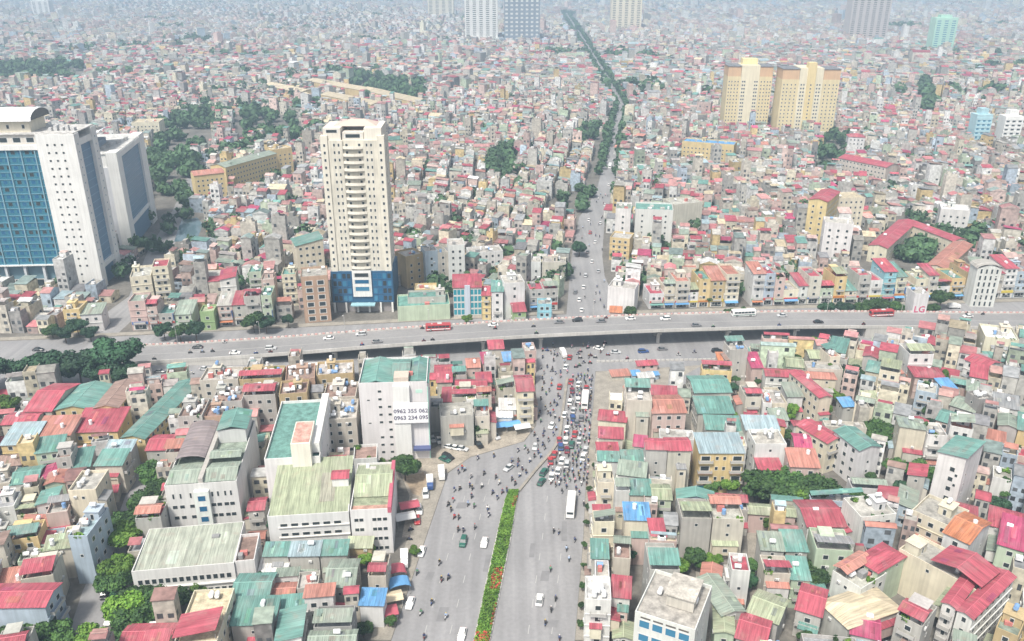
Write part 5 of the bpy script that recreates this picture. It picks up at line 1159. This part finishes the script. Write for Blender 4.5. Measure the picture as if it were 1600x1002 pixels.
# clumps of trees too far off to count
wood = []
def clump(x, y, r, n=34):
    n = int(n*1.5)
    d = rng.normal(size=(n,3)); d /= np.linalg.norm(d,axis=1)[:,None]; p = d*rng.uniform(.5,1,(n,1))*np.array([r,r,r*.8])+np.array([x,y,r*1.0])
    u = rng.normal(size=(n,3)); u /= np.linalg.norm(u,axis=1)[:,None]; w = np.cross(u,d); w /= np.linalg.norm(w,axis=1)[:,None]+1e-6; s = r*.21*rng.uniform(.6,1.4,(n,1))
    wood.append(np.stack([p-u*s-w*s,p+u*s-w*s*.8,p+u*s*.9+w*s,p-u*s+w*s*.8],1).reshape(-1,3))
def wood_in(P_, n, r0=4, r1=7, k=34):
    xs_, ys_ = [p[0] for p in P_], [p[1] for p in P_]; c = 0; t_ = 0
    while c < n and t_ < n*30:
        t_ += 1; x, y = rng.uniform(min(xs_),max(xs_)), rng.uniform(min(ys_),max(ys_))
        if inpoly(x, y, P_) and not blocked(x, y, 0, 6, 6): clump(x, y, rng.uniform(r0,r1), k); c += 1
for P_, n, a, b_ in zip(PARKS, (135,30,12,18,18,36,22,20,8), (5,6,4,4,6,6,4,4,3.5), (8,10,6,6,9,9,7,6,5.5)): wood_in(P_, n, a, b_, 110)
wood_in([G(1385,408),G(1440,412),G(1480,368),G(1412,372)], 34, 3.5, 5, 70)
wood_in([G(1500,410),G(1505,375),G(1520,375),G(1525,410)], 6, 4, 6, 70)
for y in np.arange(560, 3300, 9.0):                       # avenue trees of the north road
    xl = np.interp(y, [p[1] for p in NR_L], [p[0] for p in NR_L]); xr = np.interp(y, [p[1] for p in NR_R], [p[0] for p in NR_R])
    for x in (xl-1, xr+1):
        if rng.random() < (.9 if y > 640 else .4): clump(x+rng.normal(0,1.2), y+rng.normal(0,2), rng.uniform(3.6,5.4) if y > 700 else rng.uniform(3,4.2), 44)
for _ in range(1100):                                     # odd trees between the roofs
    y = 380+2400*rng.random()**1.5; hw = .64*(.922*y+57); x = rng.uniform(-hw,hw)
    if not inpoly(x, y, NR) and not inpoly(x, y, EW): clump(x, y, rng.uniform(3,6), 40); 
for _ in range(70):
    y = rng.uniform(1000,5000); hw = .64*(.922*y+57); x = rng.uniform(-hw,hw)
    for _k in range(14): clump(x+rng.normal(0,45), y+rng.normal(0,18), rng.uniform(6,11), 26)
V = np.concatenate(wood); n = len(V)//4; me = bpy.data.meshes.new('distant_trees'); me.vertices.add(4*n); me.vertices.foreach_set('co', V.astype(np.float32).ravel()); me.loops.add(4*n); me.loops.foreach_set('vertex_index', np.arange(4*n,dtype=np.int32)); me.polygons.add(n); me.polygons.foreach_set('loop_start', np.arange(0,4*n,4,dtype=np.int32)); me.materials.append(M['leafw']); me.update(calc_edges=True)
tag(ob('distant_trees', me), 'dark trees between the far roofs and along the far road', 'trees', kind='stuff')

# ------------------------------------------------------------------ planted median
ML = [G(728,1040),G(740,1002),G(757,920),G(775,840),G(788,785),G(795,769)]; MR = [G(754,1040),G(766,1002),G(783,920),G(799,840),G(808,785),G(811,769)]
md = thing('median_planter', 'long planted median bed with a low stone kerb in the avenue', 'planter', (ML[0][0], ML[0][1], 0))
o_ = ML[0]; kb = MB(); P_ = [(p[0]-o_[0],p[1]-o_[1]) for p in ML]+[(p[0]-o_[0],p[1]-o_[1]) for p in MR[::-1]]
kb.prism(P_[::-1], 0, .32); ob('kerb', kb.mesh('kerb', M['concrete']), md)
def bedding(name, mat, label, cond, n, zr):
    Vl = []
    for _ in range(n):
        t_ = rng.random()*(len(ML)-1); i = int(t_); f = t_-i; a = np.array(ML[i])*(1-f)+np.array(ML[i+1])*f; b_ = np.array(MR[i])*(1-f)+np.array(MR[i+1])*f
        s_ = rng.uniform(.07,.93); p = a*(1-s_)+b_*s_; q = (p[1]-150)/65
        if not cond(q, s_): continue
        c = np.array([p[0],p[1],.32+rng.uniform(0,zr)]); u = rng.normal(size=3); u /= np.linalg.norm(u); w = np.cross(u, rng.normal(size=3)); w /= np.linalg.norm(w)+1e-6; k = rng.uniform(.12,.26)
        Vl.append(np.stack([c-u*k-w*k,c+u*k-w*k*.7,c+u*k+w*k,c-u*k*.8+w*k]))
    V = np.concatenate(Vl); n = len(V)//4; m2 = bpy.data.meshes.new(name); m2.from_pydata([tuple(v) for v in V], [], [(4*i,4*i+1,4*i+2,4*i+3) for i in range(n)]); m2.materials.append(M[mat]); m2.update()
    tag(ob(name, m2), label, name.replace('_',' '), kind='stuff')
def red(q, s_): return (.32 < q < .45 and s_ > .3) or (q < .09) or (s_ > .8 and .12 < q < .24) or (.86 < q < .95 and s_ > .65)
bedding('hedge', 'leafy', 'bright green hedge plants in the median bed', lambda q, s_: not red(q, s_) or rng.random() < .55, 16000, .75)
bedding('flowers', 'flower', 'red flowering plants in the median bed', lambda q, s_: red(q, s_) and rng.random() < .6, 13000, .7)
DV = [(811,768),(835,738),(858,712),(868,698),(875,680),(880,640),(886,592)]
dv = thing('road_divider', 'low concrete divider running from the flower median to the junction', 'divider', (*G(*DV[0]), 0)); b = MB(); o_ = G(*DV[0])
for p, q in zip(DV, DV[1:]):
    a, c = Vector((*G(*p),0)), Vector((*G(*q),0)); nn = Vector((-(c-a).y,(c-a).x,0)).normalized()*.45; o3 = Vector((*o_,0))
    b.prism([tuple((a-nn-o3)[:2]),tuple((c-nn-o3)[:2]),tuple((c+nn-o3)[:2]),tuple((a+nn-o3)[:2])][::1], 0, .55)
ob('barrier', b.mesh('barrier', M['paving']), dv)
# ------------------------------------------------------------------ vehicles
def loft(secs, m=0, cap=True):
    """cross sections (list of equal-length point rings) joined into a skin"""
    b = MB(); n = len(secs[0])
    for s in secs: b.v += [tuple(p) for p in s]
    for k in range(len(secs)-1):
        for i in range(n): j = (i+1) % n; b.f.append((k*n+i,k*n+j,(k+1)*n+j,(k+1)*n+i)); b.m.append(m)
    if cap: b.f.append(tuple(range(n))[::-1]); b.f.append(tuple((len(secs)-1)*n+i for i in range(n))); b.m += [m, m]
    return b
def ring(y, hw, z0, z1, c=.12): return [(-hw,y,z0),(hw,y,z0),(hw,y,z1-c),(hw-c,y,z1),(-hw+c,y,z1),(-hw,y,z1-c)]
def wheel_mesh(r, w): b = MB(); b.bar((-w/2,0,0),(w/2,0,0),r,0,12); return b.mesh('wheel', M['tyre'])
def rim_mesh(r, w): b = MB(); b.bar((-w/2-.01,0,0),(w/2+.01,0,0),r*.55,0,8); return b.mesh('rim', M['steel'])
WHL = wheel_mesh(.32, .2); WHB = wheel_mesh(.48, .3); RIM = rim_mesh(.32, .2); RIB = rim_mesh(.48, .3)
def mk_car(kind):
    t = thing(kind, '', 'car', (0,0,0)); L_, hw = (4.4,.88) if kind == 'sedan' else (4.5,.92)
    zb = .86 if kind == 'sedan' else .98
    b = loft([ring(-L_/2,hw*.82,.34,zb*.72), ring(-L_/2+.25,hw*.97,.24,zb*.88), ring(-L_/2+1.2,hw,.22,zb), ring(L_/2-1.0,hw,.22,zb+.03), ring(L_/2-.2,hw*.97,.24,zb*.97), ring(L_/2,hw*.85,.36,zb*.8)])
    ob('body', b.mesh('body', M['carpaint']), t)
    y0, y1, y2, y3 = (-1.0,-.35,1.0,1.75) if kind == 'sedan' else (-1.1,-.45,1.75,2.15); zt = 1.44 if kind == 'sedan' else 1.68
    b = MB(); q = [(-hw*.9,y0,zb-.02),(hw*.9,y0,zb-.02),(hw*.9,y3,zb),(-hw*.9,y3,zb),(-hw*.72,y1,zt-.05),(hw*.72,y1,zt-.05),(hw*.72,y2,zt-.05),(-hw*.72,y2,zt-.05)]
    b.v += q; b.f += [(0,1,5,4),(1,2,6,5),(2,3,7,6),(3,0,4,7),(4,5,6,7)]; b.m += [0]*5; ob('glasshouse', b.mesh('glasshouse', M['pane']), t)
    b = loft([ring(y1-.05,hw*.70,zt-.06,zt-.01,.05), ring((y1+y2)/2,hw*.73,zt-.06,zt+.03,.08), ring(y2+.05,hw*.70,zt-.06,zt-.01,.05)]); ob('roof', b.mesh('roof', M['carpaint']), t)
    for sx in (-1, 1):
        for y in (-L_/2+.85, L_/2-.85): ob('rim', RIM, ob('wheel', WHL, t, (sx*(hw-.09), y, .32)))
        b = MB(); b.box(-.17,.17,-.03,.05,0,.14); ob('headlight', b.mesh('headlight', M['lampw']), t, (sx*hw*.62, -L_/2+.08, .55)); b = MB(); b.box(-.16,.16,-.05,.03,0,.16); ob('tail_light', b.mesh('tail_light', M['lampr']), t, (sx*hw*.66, L_/2-.05, .6))
        b = MB(); b.bar((sx*hw*.86,y1+.62,zb),(sx*hw*.73,y1+.62,zt-.04),.035,0,4); ob('door_pillar', b.mesh('door_pillar', M['carpaint']), t)
        b = MB(); b.box(-.1,.1,-.06,.06,0,.13); ob('wing_mirror', b.mesh('wing_mirror', M['carpaint']), t, (sx*(hw+.05), y0+.35, zb-.02))
    return t
def mk_bus():
    t = thing('bus', '', 'bus', (0,0,0)); L_, hw = 10.5, 1.22
    b = loft([ring(-L_/2,hw*.95,.4,2.8,.2), ring(-L_/2+.3,hw,.35,3.0,.2), ring(L_/2-.3,hw,.35,3.0,.2), ring(L_/2,hw*.95,.4,2.85,.2)]); ob('body', b.mesh('body', M['carpaint']), t)
    for sx in (-1, 1):
        for i in range(6): b = MB(); b.box(-.02,.02,-.68,.68,0,.85); ob('window', b.mesh('window', M['pane']), t, (sx*(hw+.005), -L_/2+1.6+i*1.5, 1.55))
        for y in (-L_/2+2.1, L_/2-2.4): ob('rim', RIB, ob('wheel', WHB, t, (sx*(hw-.12), y, .48)))
        b = MB(); b.box(-.16,.16,-.04,.04,0,.16); ob('headlight', b.mesh('headlight', M['lampw']), t, (sx*.8, -L_/2-.02, .75))
    b = MB(); b.box(-1.0,1.0,-.03,.03,0,1.1); ob('windscreen', b.mesh('windscreen', M['pane']), t, (0,-L_/2-.005,1.45)); b = MB(); b.box(-.9,.9,-.03,.03,0,.7); ob('rear_window', b.mesh('rear_window', M['pane']), t, (0,L_/2+.005,1.7))
    b = MB(); b.box(-.55,.55,-.9,.9,0,.18); ob('air_conditioner', b.mesh('air_conditioner', M['frame']), t, (0,.6,3.0)); b = MB(); b.box(-.3,.3,-.3,.3,0,.08); ob('roof_hatch', b.mesh('roof_hatch', M['frame']), t, (0,-2.6,3.0))
    b = MB(); b.box(-hw-.012,hw+.012,-L_/2+.35,L_/2-.35,.7,1.1); ob('stripe', b.mesh('stripe', M['object']), t)
    return t
def mk_van():
    t = thing('truck', '', 'truck', (0,0,0)); b = loft([ring(-2.9,.85,.5,1.7,.2), ring(-2.5,.95,.45,2.05,.15), ring(-1.35,.95,.45,2.1,.1)]); ob('cab', b.mesh('cab', M['carpaint']), t)
    b = MB(); b.box(-1.0,1.0,-1.2,2.9,.75,2.5); ob('cargo_box', b.mesh('cargo_box', M['object']), t, (0,0,0), 0, None, (.75,.75,.74)); b = MB(); b.box(-.8,.8,-.02,.02,0,.6); ob('windscreen', b.mesh('windscreen', M['pane']), t, (0,-2.78,1.2))
    for sx in (-1, 1):
        for y in (-2.1, 1.9): ob('wheel', WHL, t, (sx*.85, y, .32), 0, (1,1.2,1.2))
    return t
PROTO = {'sedan': mk_car('sedan'), 'suv': mk_car('suv'), 'bus': mk_bus(), 'truck': mk_van()}
VUSED = set(); BUSY = []
CC = dict(white=(.78,.78,.77), silver=(.5,.51,.52), black=(.02,.02,.022), red=(.40,.045,.05), green=(.03,.12,.09), blue=(.04,.09,.25), grey=(.18,.18,.19), yellow=(.6,.45,.08), maroon=(.2,.02,.04))
def vehicle(kind, x, y, rz, col, where, z=0.02, stripe=None):
    first = kind not in VUSED; VUSED.add(kind)
    o = PROTO[kind] if first else copy_tree(PROTO[kind]); o.location = (x, y, z); o.rotation_euler = (0,0,rz)
    nm = {'sedan':'sedan','suv':'tall hatchback','bus':'city bus','truck':'box truck'}[kind]
    tag(o, f'{col} {nm} {where}' if not stripe else f'{col} {nm} with {stripe} stripe {where}', {'sedan':'car','suv':'car','bus':'bus','truck':'truck'}[kind], f'vehicles {where}')
    for c in o.children:
        if c.name.split('.')[0] in ('body','roof','cab','door_pillar','wing_mirror'): c.color = (*CC[col],1)
        if c.name.split('.')[0] == 'stripe': c.color = (*CC[stripe or col],1)
    L_ = 11 if kind == 'bus' else (6 if kind == 'truck' else 4.6); BUSY.append(corners(x, y, rz, 2.3, L_)); return o
def px_vehicle(kind, px, py, rz, col, where, **k): x, y = G(px, py); return vehicle(kind, x, y, rz, col, where, **k)
S = math.radians(-7)      # along the avenue, nose towards the camera; + PI points away
NW_ = S+PI
# left carriageway
px_vehicle('sedan', 641, 945, S, 'white', 'near the left kerb of the avenue'); px_vehicle('sedan', 757, 850, S, 'white', 'beside the flower median on the left'); px_vehicle('suv', 724, 849, S, 'green', 'in the middle of the left carriageway'); px_vehicle('sedan', 722, 994, S, 'white', 'beside the near end of the flower median')
px_vehicle('sedan', 659, 864, S, 'white', 'parked at the left kerb by a sapling'); px_vehicle('sedan', 836, 700, S, 'silver', 'turning into the left carriageway'); px_vehicle('sedan', 862, 667, S-.2, 'white', 'leaving the junction on the left'); px_vehicle('sedan', 795, 733, S-.5, 'silver', 'crossing the curve below the junction')
# right carriageway
px_vehicle('sedan', 843, 940, NW_, 'white', 'alone on the right carriageway'); px_vehicle('bus', 892, 795, NW_, 'white', 'by the right pavement of the avenue', stripe='yellow'); px_vehicle('sedan', 846, 755, NW_-.3, 'green', 'at the tail of the queue by the divider'); px_vehicle('suv', 850, 740, NW_-.3, 'green', 'second in the tail of the queue')
px_vehicle('bus', 914, 630, NW_, 'white', 'stuck in the traffic jam', stripe='yellow')
for px, py, kd, c in ((862,746,'sedan','white'),(872,738,'sedan','white'),(860,722,'sedan','red'),(866,712,'sedan','red'),(878,722,'sedan','white'),(886,727,'suv','silver'),(876,700,'suv','blue'),(884,690,'sedan','white'),(893,697,'suv','green'),(905,690,'sedan','silver'),(874,690,'sedan','red'),(898,680,'sedan','red'),(886,672,'sedan','white'),
   (895,655,'suv','blue'),(901,662,'sedan','grey'),(882,650,'sedan','white'),(891,630,'suv','white'),(903,627,'suv','white'),(894,612,'sedan','maroon'),(908,655,'sedan','grey'),(896,643,'sedan','silver'),(886,705,'sedan','maroon'),(915,705,'sedan','silver'),(911,716,'sedan','white'),(892,598,'sedan','red'),(904,602,'sedan','white'),(916,608,'sedan','red'),(884,575,'sedan','white'),(890,560,'sedan','red'),(874,606,'sedan','red')):
    px_vehicle(kd, px, py, NW_+rnd.uniform(-.12,.12), c, 'packed in the traffic jam before the junction')
# parked by the yard
for px, py, kd, c, a in ((705,690,'suv','white',.3),(716,686,'suv','blue',.3),(728,682,'sedan','blue',.4),(702,700,'sedan','white',1.2),(712,702,'sedan','white',1.2),(722,703,'sedan','silver',1.2),(748,697,'suv','black',.5),(774,684,'suv','silver',.6),(695,720,'sedan','green',.9),(700,716,'suv','black',.9),(686,690,'sedan','white',.3),(676,688,'sedan','silver',.3)):
    px_vehicle(kd, px, py, a, c, 'parked in the yard below the junction')
# bridge and frontage
def on_bridge(kind, x, lane, col, **k):
    y, z = smoothed(x); y2, _ = smoothed(x+2); rz = math.atan2(y2-y, 2)+PI/2+(PI if lane > 8.5 else 0)
    return vehicle(kind, x, y+lane, rz, col, 'driving over the flyover', z=z+.015, **k)
on_bridge('bus', -31, 13.2, 'red', stripe='white'); on_bridge('bus', 101, 14, 'white', stripe='green'); on_bridge('bus', 164, 13, 'red', stripe='white')
for x, ln, kd, c in ((-112,4,'sedan','white'),(-98,6,'suv','silver'),(-76,12,'sedan','white'),(-63,13.5,'suv','silver'),(-55,4.5,'sedan','grey'),(20,13,'sedan','grey'),(28,14,'suv','black'),(38,12,'sedan','grey'),(51,13.5,'sedan','white'),(66,12,'suv','white'),(78,4,'sedan','grey'),(-8,13.8,'sedan','white'),(132,5,'sedan','black'),(190,4.5,'sedan','white'),(205,12.8,'sedan','white'),(118,12.4,'sedan','silver'),(-130,12,'sedan','black')): on_bridge(kd, x, ln, c)
for px, py, kd, c, a in ((165,577,'suv','black',1.6),(178,582,'sedan','white',1.6),(320,578,'sedan','silver',1.5),(1005,551,'suv','blue',1.7),(1120,550,'suv','black',1.7),(935,546,'sedan','white',1.0),(1035,547,'sedan','grey',1.7),(880,556,'truck','white',.2),(962,552,'sedan','silver',1.5),(250,582,'sedan','grey',1.55),(1490,482,'truck','white',1.6),(130,560,'sedan','white',1.6),(60,548,'sedan','black',1.6)):
    px_vehicle(kd, px, py, a, c, 'on the road beside the flyover')
for px, py, kd, c in ((905,470,'sedan','white'),(912,450,'sedan','white'),(915,432,'suv','silver'),(925,410,'sedan','white'),(918,395,'sedan','grey'),(930,380,'sedan','white'),(922,365,'suv','red'),(938,350,'sedan','white'),(920,345,'sedan','white'),(945,322,'sedan','white'),(951,290,'sedan','white'),(953,262,'bus','white'),(935,425,'sedan','silver'),(909,486,'sedan','white'),(899,458,'suv','grey')):
    x, y = G(px, py); vehicle(kd, x, y, math.radians(-9)+PI, c, 'driving along the north road', z=.03, **({'stripe':'red'} if kd == 'bus' else {}))
for px, py, kd, c in ((222,400,'sedan','white'),(232,385,'sedan','grey'),(240,370,'sedan','black'),(248,358,'sedan','white'),(215,415,'suv','silver'),(255,345,'sedan','grey')):
    x, y = G(px, py); 
    if inpoly(x, y, FLR): vehicle(kd, x, y, math.radians(12)+PI, c, 'on the canal side road', z=.04)
for px, py, kd, c in ((165,930,'sedan','black'),(172,970,'suv','white'),(245,700,'sedan','blue'),(655,800,'suv','white'),(648,790,'sedan','white'),(652,815,'sedan','red'),(665,775,'suv','white'),(690,745,'truck','white'),(672,760,'truck','blue'),(632,880,'truck','white')):
    x, y = G(px, py); vehicle(kd, x, y, math.radians(8), c, 'parked along a side lane', z=.16 if px > 600 else .04)

# motorbikes and their riders
def skin_body(name, pts, edges, mats):
    me = bpy.data.meshes.new(name); me.from_pydata([p[:3] for p in pts], edges, []); o = bpy.data.objects.new(name, me); COL.objects.link(o)
    o.modifiers.new('s', 'SKIN'); sv = me.skin_vertices[0].data
    for v, p in zip(sv, pts): v.radius = (p[3], p[3])
    sv[0].use_root = True
    dg = bpy.context.evaluated_depsgraph_get(); ev = o.evaluated_get(dg); m2 = bpy.data.meshes.new_from_object(ev); bpy.data.objects.remove(o)
    m2.materials.clear()
    for mm in mats: m2.materials.append(mm)
    return m2
RP_ = [(0,.25,.82,.17),(0,.18,1.08,.17),(0,.12,1.32,.18),(0,.08,1.46,.07),(0,.05,1.60,.10),(.19,.10,1.36,.075),(.30,-.12,1.15,.055),(.28,-.40,1.06,.045),(-.19,.10,1.36,.075),(-.30,-.12,1.15,.055),(-.28,-.40,1.06,.045),
       (.13,.2,.80,.11),(.20,-.22,.76,.09),(.19,-.12,.36,.06),(.19,-.26,.30,.05),(-.13,.2,.80,.11),(-.20,-.22,.76,.09),(-.19,-.12,.36,.06),(-.19,-.26,.30,.05)]
RE_ = [(0,1),(1,2),(2,3),(3,4),(2,5),(5,6),(6,7),(2,8),(8,9),(9,10),(0,11),(11,12),(12,13),(13,14),(0,15),(15,16),(16,17),(17,18)]
trous = plain('trousers', (.04,.045,.06), .85); skin_m = plain('skin', (.42,.27,.19), .6)
BODY = skin_body('person', RP_, RE_, [M['object'], trous, skin_m])
BODY.polygons.foreach_set('material_index', [(1 if p.center.z < .84 else (2 if (p.center.z > 1.44 or p.center.y < -.33) else 0)) for p in BODY.polygons])
hb = MB(); hb.bar((0,.05,1.56),(0,.05,1.68),.135,0,8); hb.bar((0,.05,1.68),(0,.05,1.75),.09,0,8); HELM = hb.mesh('helmet', M['object'])
BW = wheel_mesh(.29, .09)
b = loft([ring(-.75,.05,.55,.85,.02), ring(-.45,.13,.42,.92,.04), ring(-.1,.16,.30,.62,.05), ring(.35,.17,.34,.78,.05), ring(.85,.10,.55,.80,.03)]); BBODY = b.mesh('body', M['carpaint'])
b = MB(); b.box(-.13,.13,-.05,.75,.76,.84); BSEAT = b.mesh('seat', M['tyre']); b = MB(); b.bar((-.34,-.42,1.03),(.34,-.42,1.03),.025,0,5); b.bar((0,-.72,.35),(0,-.42,1.03),.04,0,5); BBAR = b.mesh('handlebar', M['post'])
BCOL = [('black',(.02,.02,.02)),('dark grey',(.06,.06,.065)),('maroon',(.2,.03,.03)),('black',(.02,.02,.02)),('white',(.7,.7,.7)),('blue',(.05,.1,.3)),('silver',(.4,.4,.42))]
PCOL = [('dark brown',(.07,.05,.04)),('charcoal',(.05,.05,.055)),('navy',(.03,.04,.09)),('dark grey',(.07,.07,.075)),('black',(.03,.03,.03)),('dark blue',(.05,.07,.16)),('white',(.7,.7,.68)),('dark blue',(.05,.07,.16)),('red',(.5,.06,.06)),('grey',(.25,.25,.26)),('pale blue',(.35,.45,.6)),('black',(.03,.03,.03)),('pink',(.6,.3,.35)),('green',(.1,.25,.14))]
HCOL = [('white',(.7,.7,.7)),('red',(.45,.05,.05)),('blue',(.06,.12,.4)),('black',(.03,.03,.03)),('yellow',(.6,.45,.08))]
NB = 0
def bike(x, y, rz, where, z=.02):
    global NB
    C = corners(x, y, rz, .9, 2.1)
    if any(abs(B[0][0]-x) < 14 and abs(B[0][1]-y) < 14 and sat(C, B) for B in BUSY): return False
    BUSY.append(C); NB += 1
    cn, cc = rnd.choice(BCOL); pn, pc = rnd.choice(PCOL); hn, hc = rnd.choice(HCOL)
    t = thing('motorbike', f'{cn} motorbike {where} with a rider in {pn}', 'motorbike', (x, y, z), rz, f'motorbikes {where}')
    ob('body', BBODY, t, (0,0,0), 0, None, cc); ob('seat', BSEAT, t); ob('handlebar', BBAR, t); ob('wheel', BW, t, (0,-.66,.29)); ob('wheel', BW, t, (0,.62,.29))
    p = tag(ob('person', BODY, None, (x, y, z), rz, None, pc), f'person in {pn} and {hn} helmet riding {cn} motorbike {where}', 'person', f'riders {where}')
    ob('helmet', HELM, p, (0,0,0), 0, None, hc); return True
for px, py in ((738,765),(753,762),(737,778),(741,793),(762,797),(764,807),(710,810),(717,811),(716,830),(724,831),(742,826),(687,882),(690,908),(701,905),(652,897),(675,944),(658,960),(697,966),(663,998),(770,772),(777,780),(785,771),(792,768),(775,748),(780,757),(796,742),(800,751),(805,758),(812,745),(816,735),(822,740),(828,722),(835,715),(810,722),(800,722),(788,730),(845,715),(851,702),(840,690),(825,708),(857,690),(850,675),(845,660),(860,650),(852,640),(866,630),(858,612),(850,600),(862,595),(872,620),(845,625),(855,575),(865,565),(848,560),(876,590),(868,585)):
    x, y = G(px, py); bike(x, y, S+rnd.uniform(-.3,.1), 'on the left carriageway')
for px, py in ((865,832),(873,834),(860,892),(885,860),(889,876),(868,938),(861,955),(852,976),(874,1000),(898,846),(878,770),(885,762),(900,765),(890,752),(908,758),(905,772),(912,790),(896,745),(912,742),(914,728),(868,760),(876,752)):
    x, y = G(px, py); bike(x, y, NW_+rnd.uniform(-.1,.1), 'going up the right carriageway')
k = 0; t_ = 0
while k < 98 and t_ < 6000:
    t_ += 1; py = rnd.uniform(588, 758); xl = np.interp(py, [588,680,712,760], [890,878,864,838]); px = rnd.uniform(xl+3, 926-(py-588)*.05); x, y = G(px, py)
    if bike(x, y, NW_+rnd.uniform(-.2,.2), 'squeezed into the traffic jam'): k += 1
k = 0; t_ = 0
while k < 44 and t_ < 2000:
    t_ += 1; py = rnd.uniform(548, 800); xl = np.interp(py, [548,665,692,716,740,800], [842,842,820,742,712,690]); xr = np.interp(py, [548,680,710,765,800], [884,872,850,795,786]); x, y = G(rnd.uniform(xl,xr), py)
    if bike(x, y, S+rnd.uniform(-.4,.2), 'on the left carriageway'): k += 1
k = 0; t_ = 0
while k < 20 and t_ < 900:
    t_ += 1; x, y = G(rnd.uniform(850, 960), rnd.uniform(535, 585))
    if bike(x, y, rnd.choice((0, PI, 1.6))+rnd.uniform(-.4,.4), 'crossing the junction below'): k += 1
k = 0; t_ = 0
while k < 26 and t_ < 600:
    t_ += 1; py = rnd.uniform(300, 492); xl, xr = np.interp(py, [300,340,400,492], [940,912,897,888]), np.interp(py, [300,340,430,492], [955,942,940,962]); x, y = G(rnd.uniform(xl,xr), py)
    if bike(x, y, math.radians(-9)+PI, 'on the north road', .03): k += 1
for _ in range(22):
    x = rnd.uniform(-150, 215); y, z = smoothed(x); ln = rnd.choice((1.8,2.6,7,10,15.4)); bike(x, y+ln, PI/2+(PI if ln > 8.5 else 0)+.08, 'riding over the flyover', z+.015)
for px, py in ((300,585),(345,577),(280,580),(900,575),(912,568),(930,560),(950,556),(980,562),(1010,566),(1060,556),(1085,552),(860,548),(895,545),(920,540),(645,700),(660,712),(640,815),(642,830),(640,845),(645,822)):
    x, y = G(px, py); bike(x, y, 1.6+rnd.uniform(-.4,.4), 'on the frontage by the flyover' if py < 600 else 'parked near the hotel')
print('bikes', NB)

# ------------------------------------------------------------------ building site and yard clutter
for px, py, w, d, h, c, rc, lab in ((1008,597,6,3,2.6,'w','w','white site cabin with blue door on the building site'), (993,594,3,3,2.8,'u','b','little blue-roofed cabin on the building site'), (1010,577,8,3,2.4,'p','r','red-roofed shed at the edge of the building site'), (968,590,7,4,1.6,'b','s','stacked salmon boards under a low roof on the site'),(1020,592,4,2,2,'u','b','low blue cabin with tools on the building site'),(990,615,7,3,1.8,'x','s','rusty low shed on the building site')):
    x, y = G(px, py); build(x, y, .15, w, d, h, c, 'sf', rc, 'f', kind='site cabin', label=lab, res=False, group='cabins on the building site', detail=False, win=h > 2.2)
for i in range(26):
    px = 935+i*7.2; py = 566-(i*.12)-(4 if i > 12 else 0)*0; x, y = G(px, py)
    tag(ob('traffic_barrier', CBLOCK, None, (x, y, .03), .05, (1.5,.35,.8)), 'grey concrete barrier block lined up along the building site', 'barrier', 'barriers along the building site')
for i, (px, py, c) in enumerate(((618,905,'r'),(624,925,'b'),(612,945,'e'),(640,800,'r'),(634,818,'w'),(604,968,'r'),(795,650,'w'),(785,660,'w'),(812,655,'s'),(800,672,'b'),(780,674,'b'),(815,676,'w'))):
    x, y = G(px, py); t = thing('market_canopy', f'{RNAME[c]} fabric canopy over a stall in the yard' if px > 700 else f'{RNAME[c]} stall canopy on the pavement beside the hotel', 'canopy', (x,y,0), .3, 'canopies in the yard' if px > 700 else 'stall canopies on the left pavement'); add_roof(t, 'arch' if i < 2 else 'gx', 5.5, 3.6, 2.5, c, 'canopy_roof', (0,0,0), .1, 'object')
    for sx in (-1,1):
        for sy in (-1,1): ob('post', POST, t, (sx*2.5, sy*1.6, 0), 0, (.09,.09,2.6))

# ------------------------------------------------------------------ the air
b = MB(); b.box(-9020, 9020, -720, 12020, -1, 166); hz = ob('haze', None or b.mesh('haze', [])); tag(hz, kind='stuff')
m = bpy.data.materials.new('haze_air'); m.use_nodes = True; nt = m.node_tree; nt.nodes.clear(); out = nt.nodes.new('ShaderNodeOutputMaterial'); pv = nt.nodes.new('ShaderNodeVolumePrincipled')
pv.inputs['Color'].default_value = (.58,.79,1.0,1); pv.inputs['Density'].default_value = HAZE; pv.inputs['Anisotropy'].default_value = 0.0
nt.links.new(pv.outputs[0], out.inputs['Volume']); hz.data.materials.clear(); hz.data.materials.append(m)
for o in HOUSES:
    if 'group' not in o: o['group'] = 'tightly packed town houses'
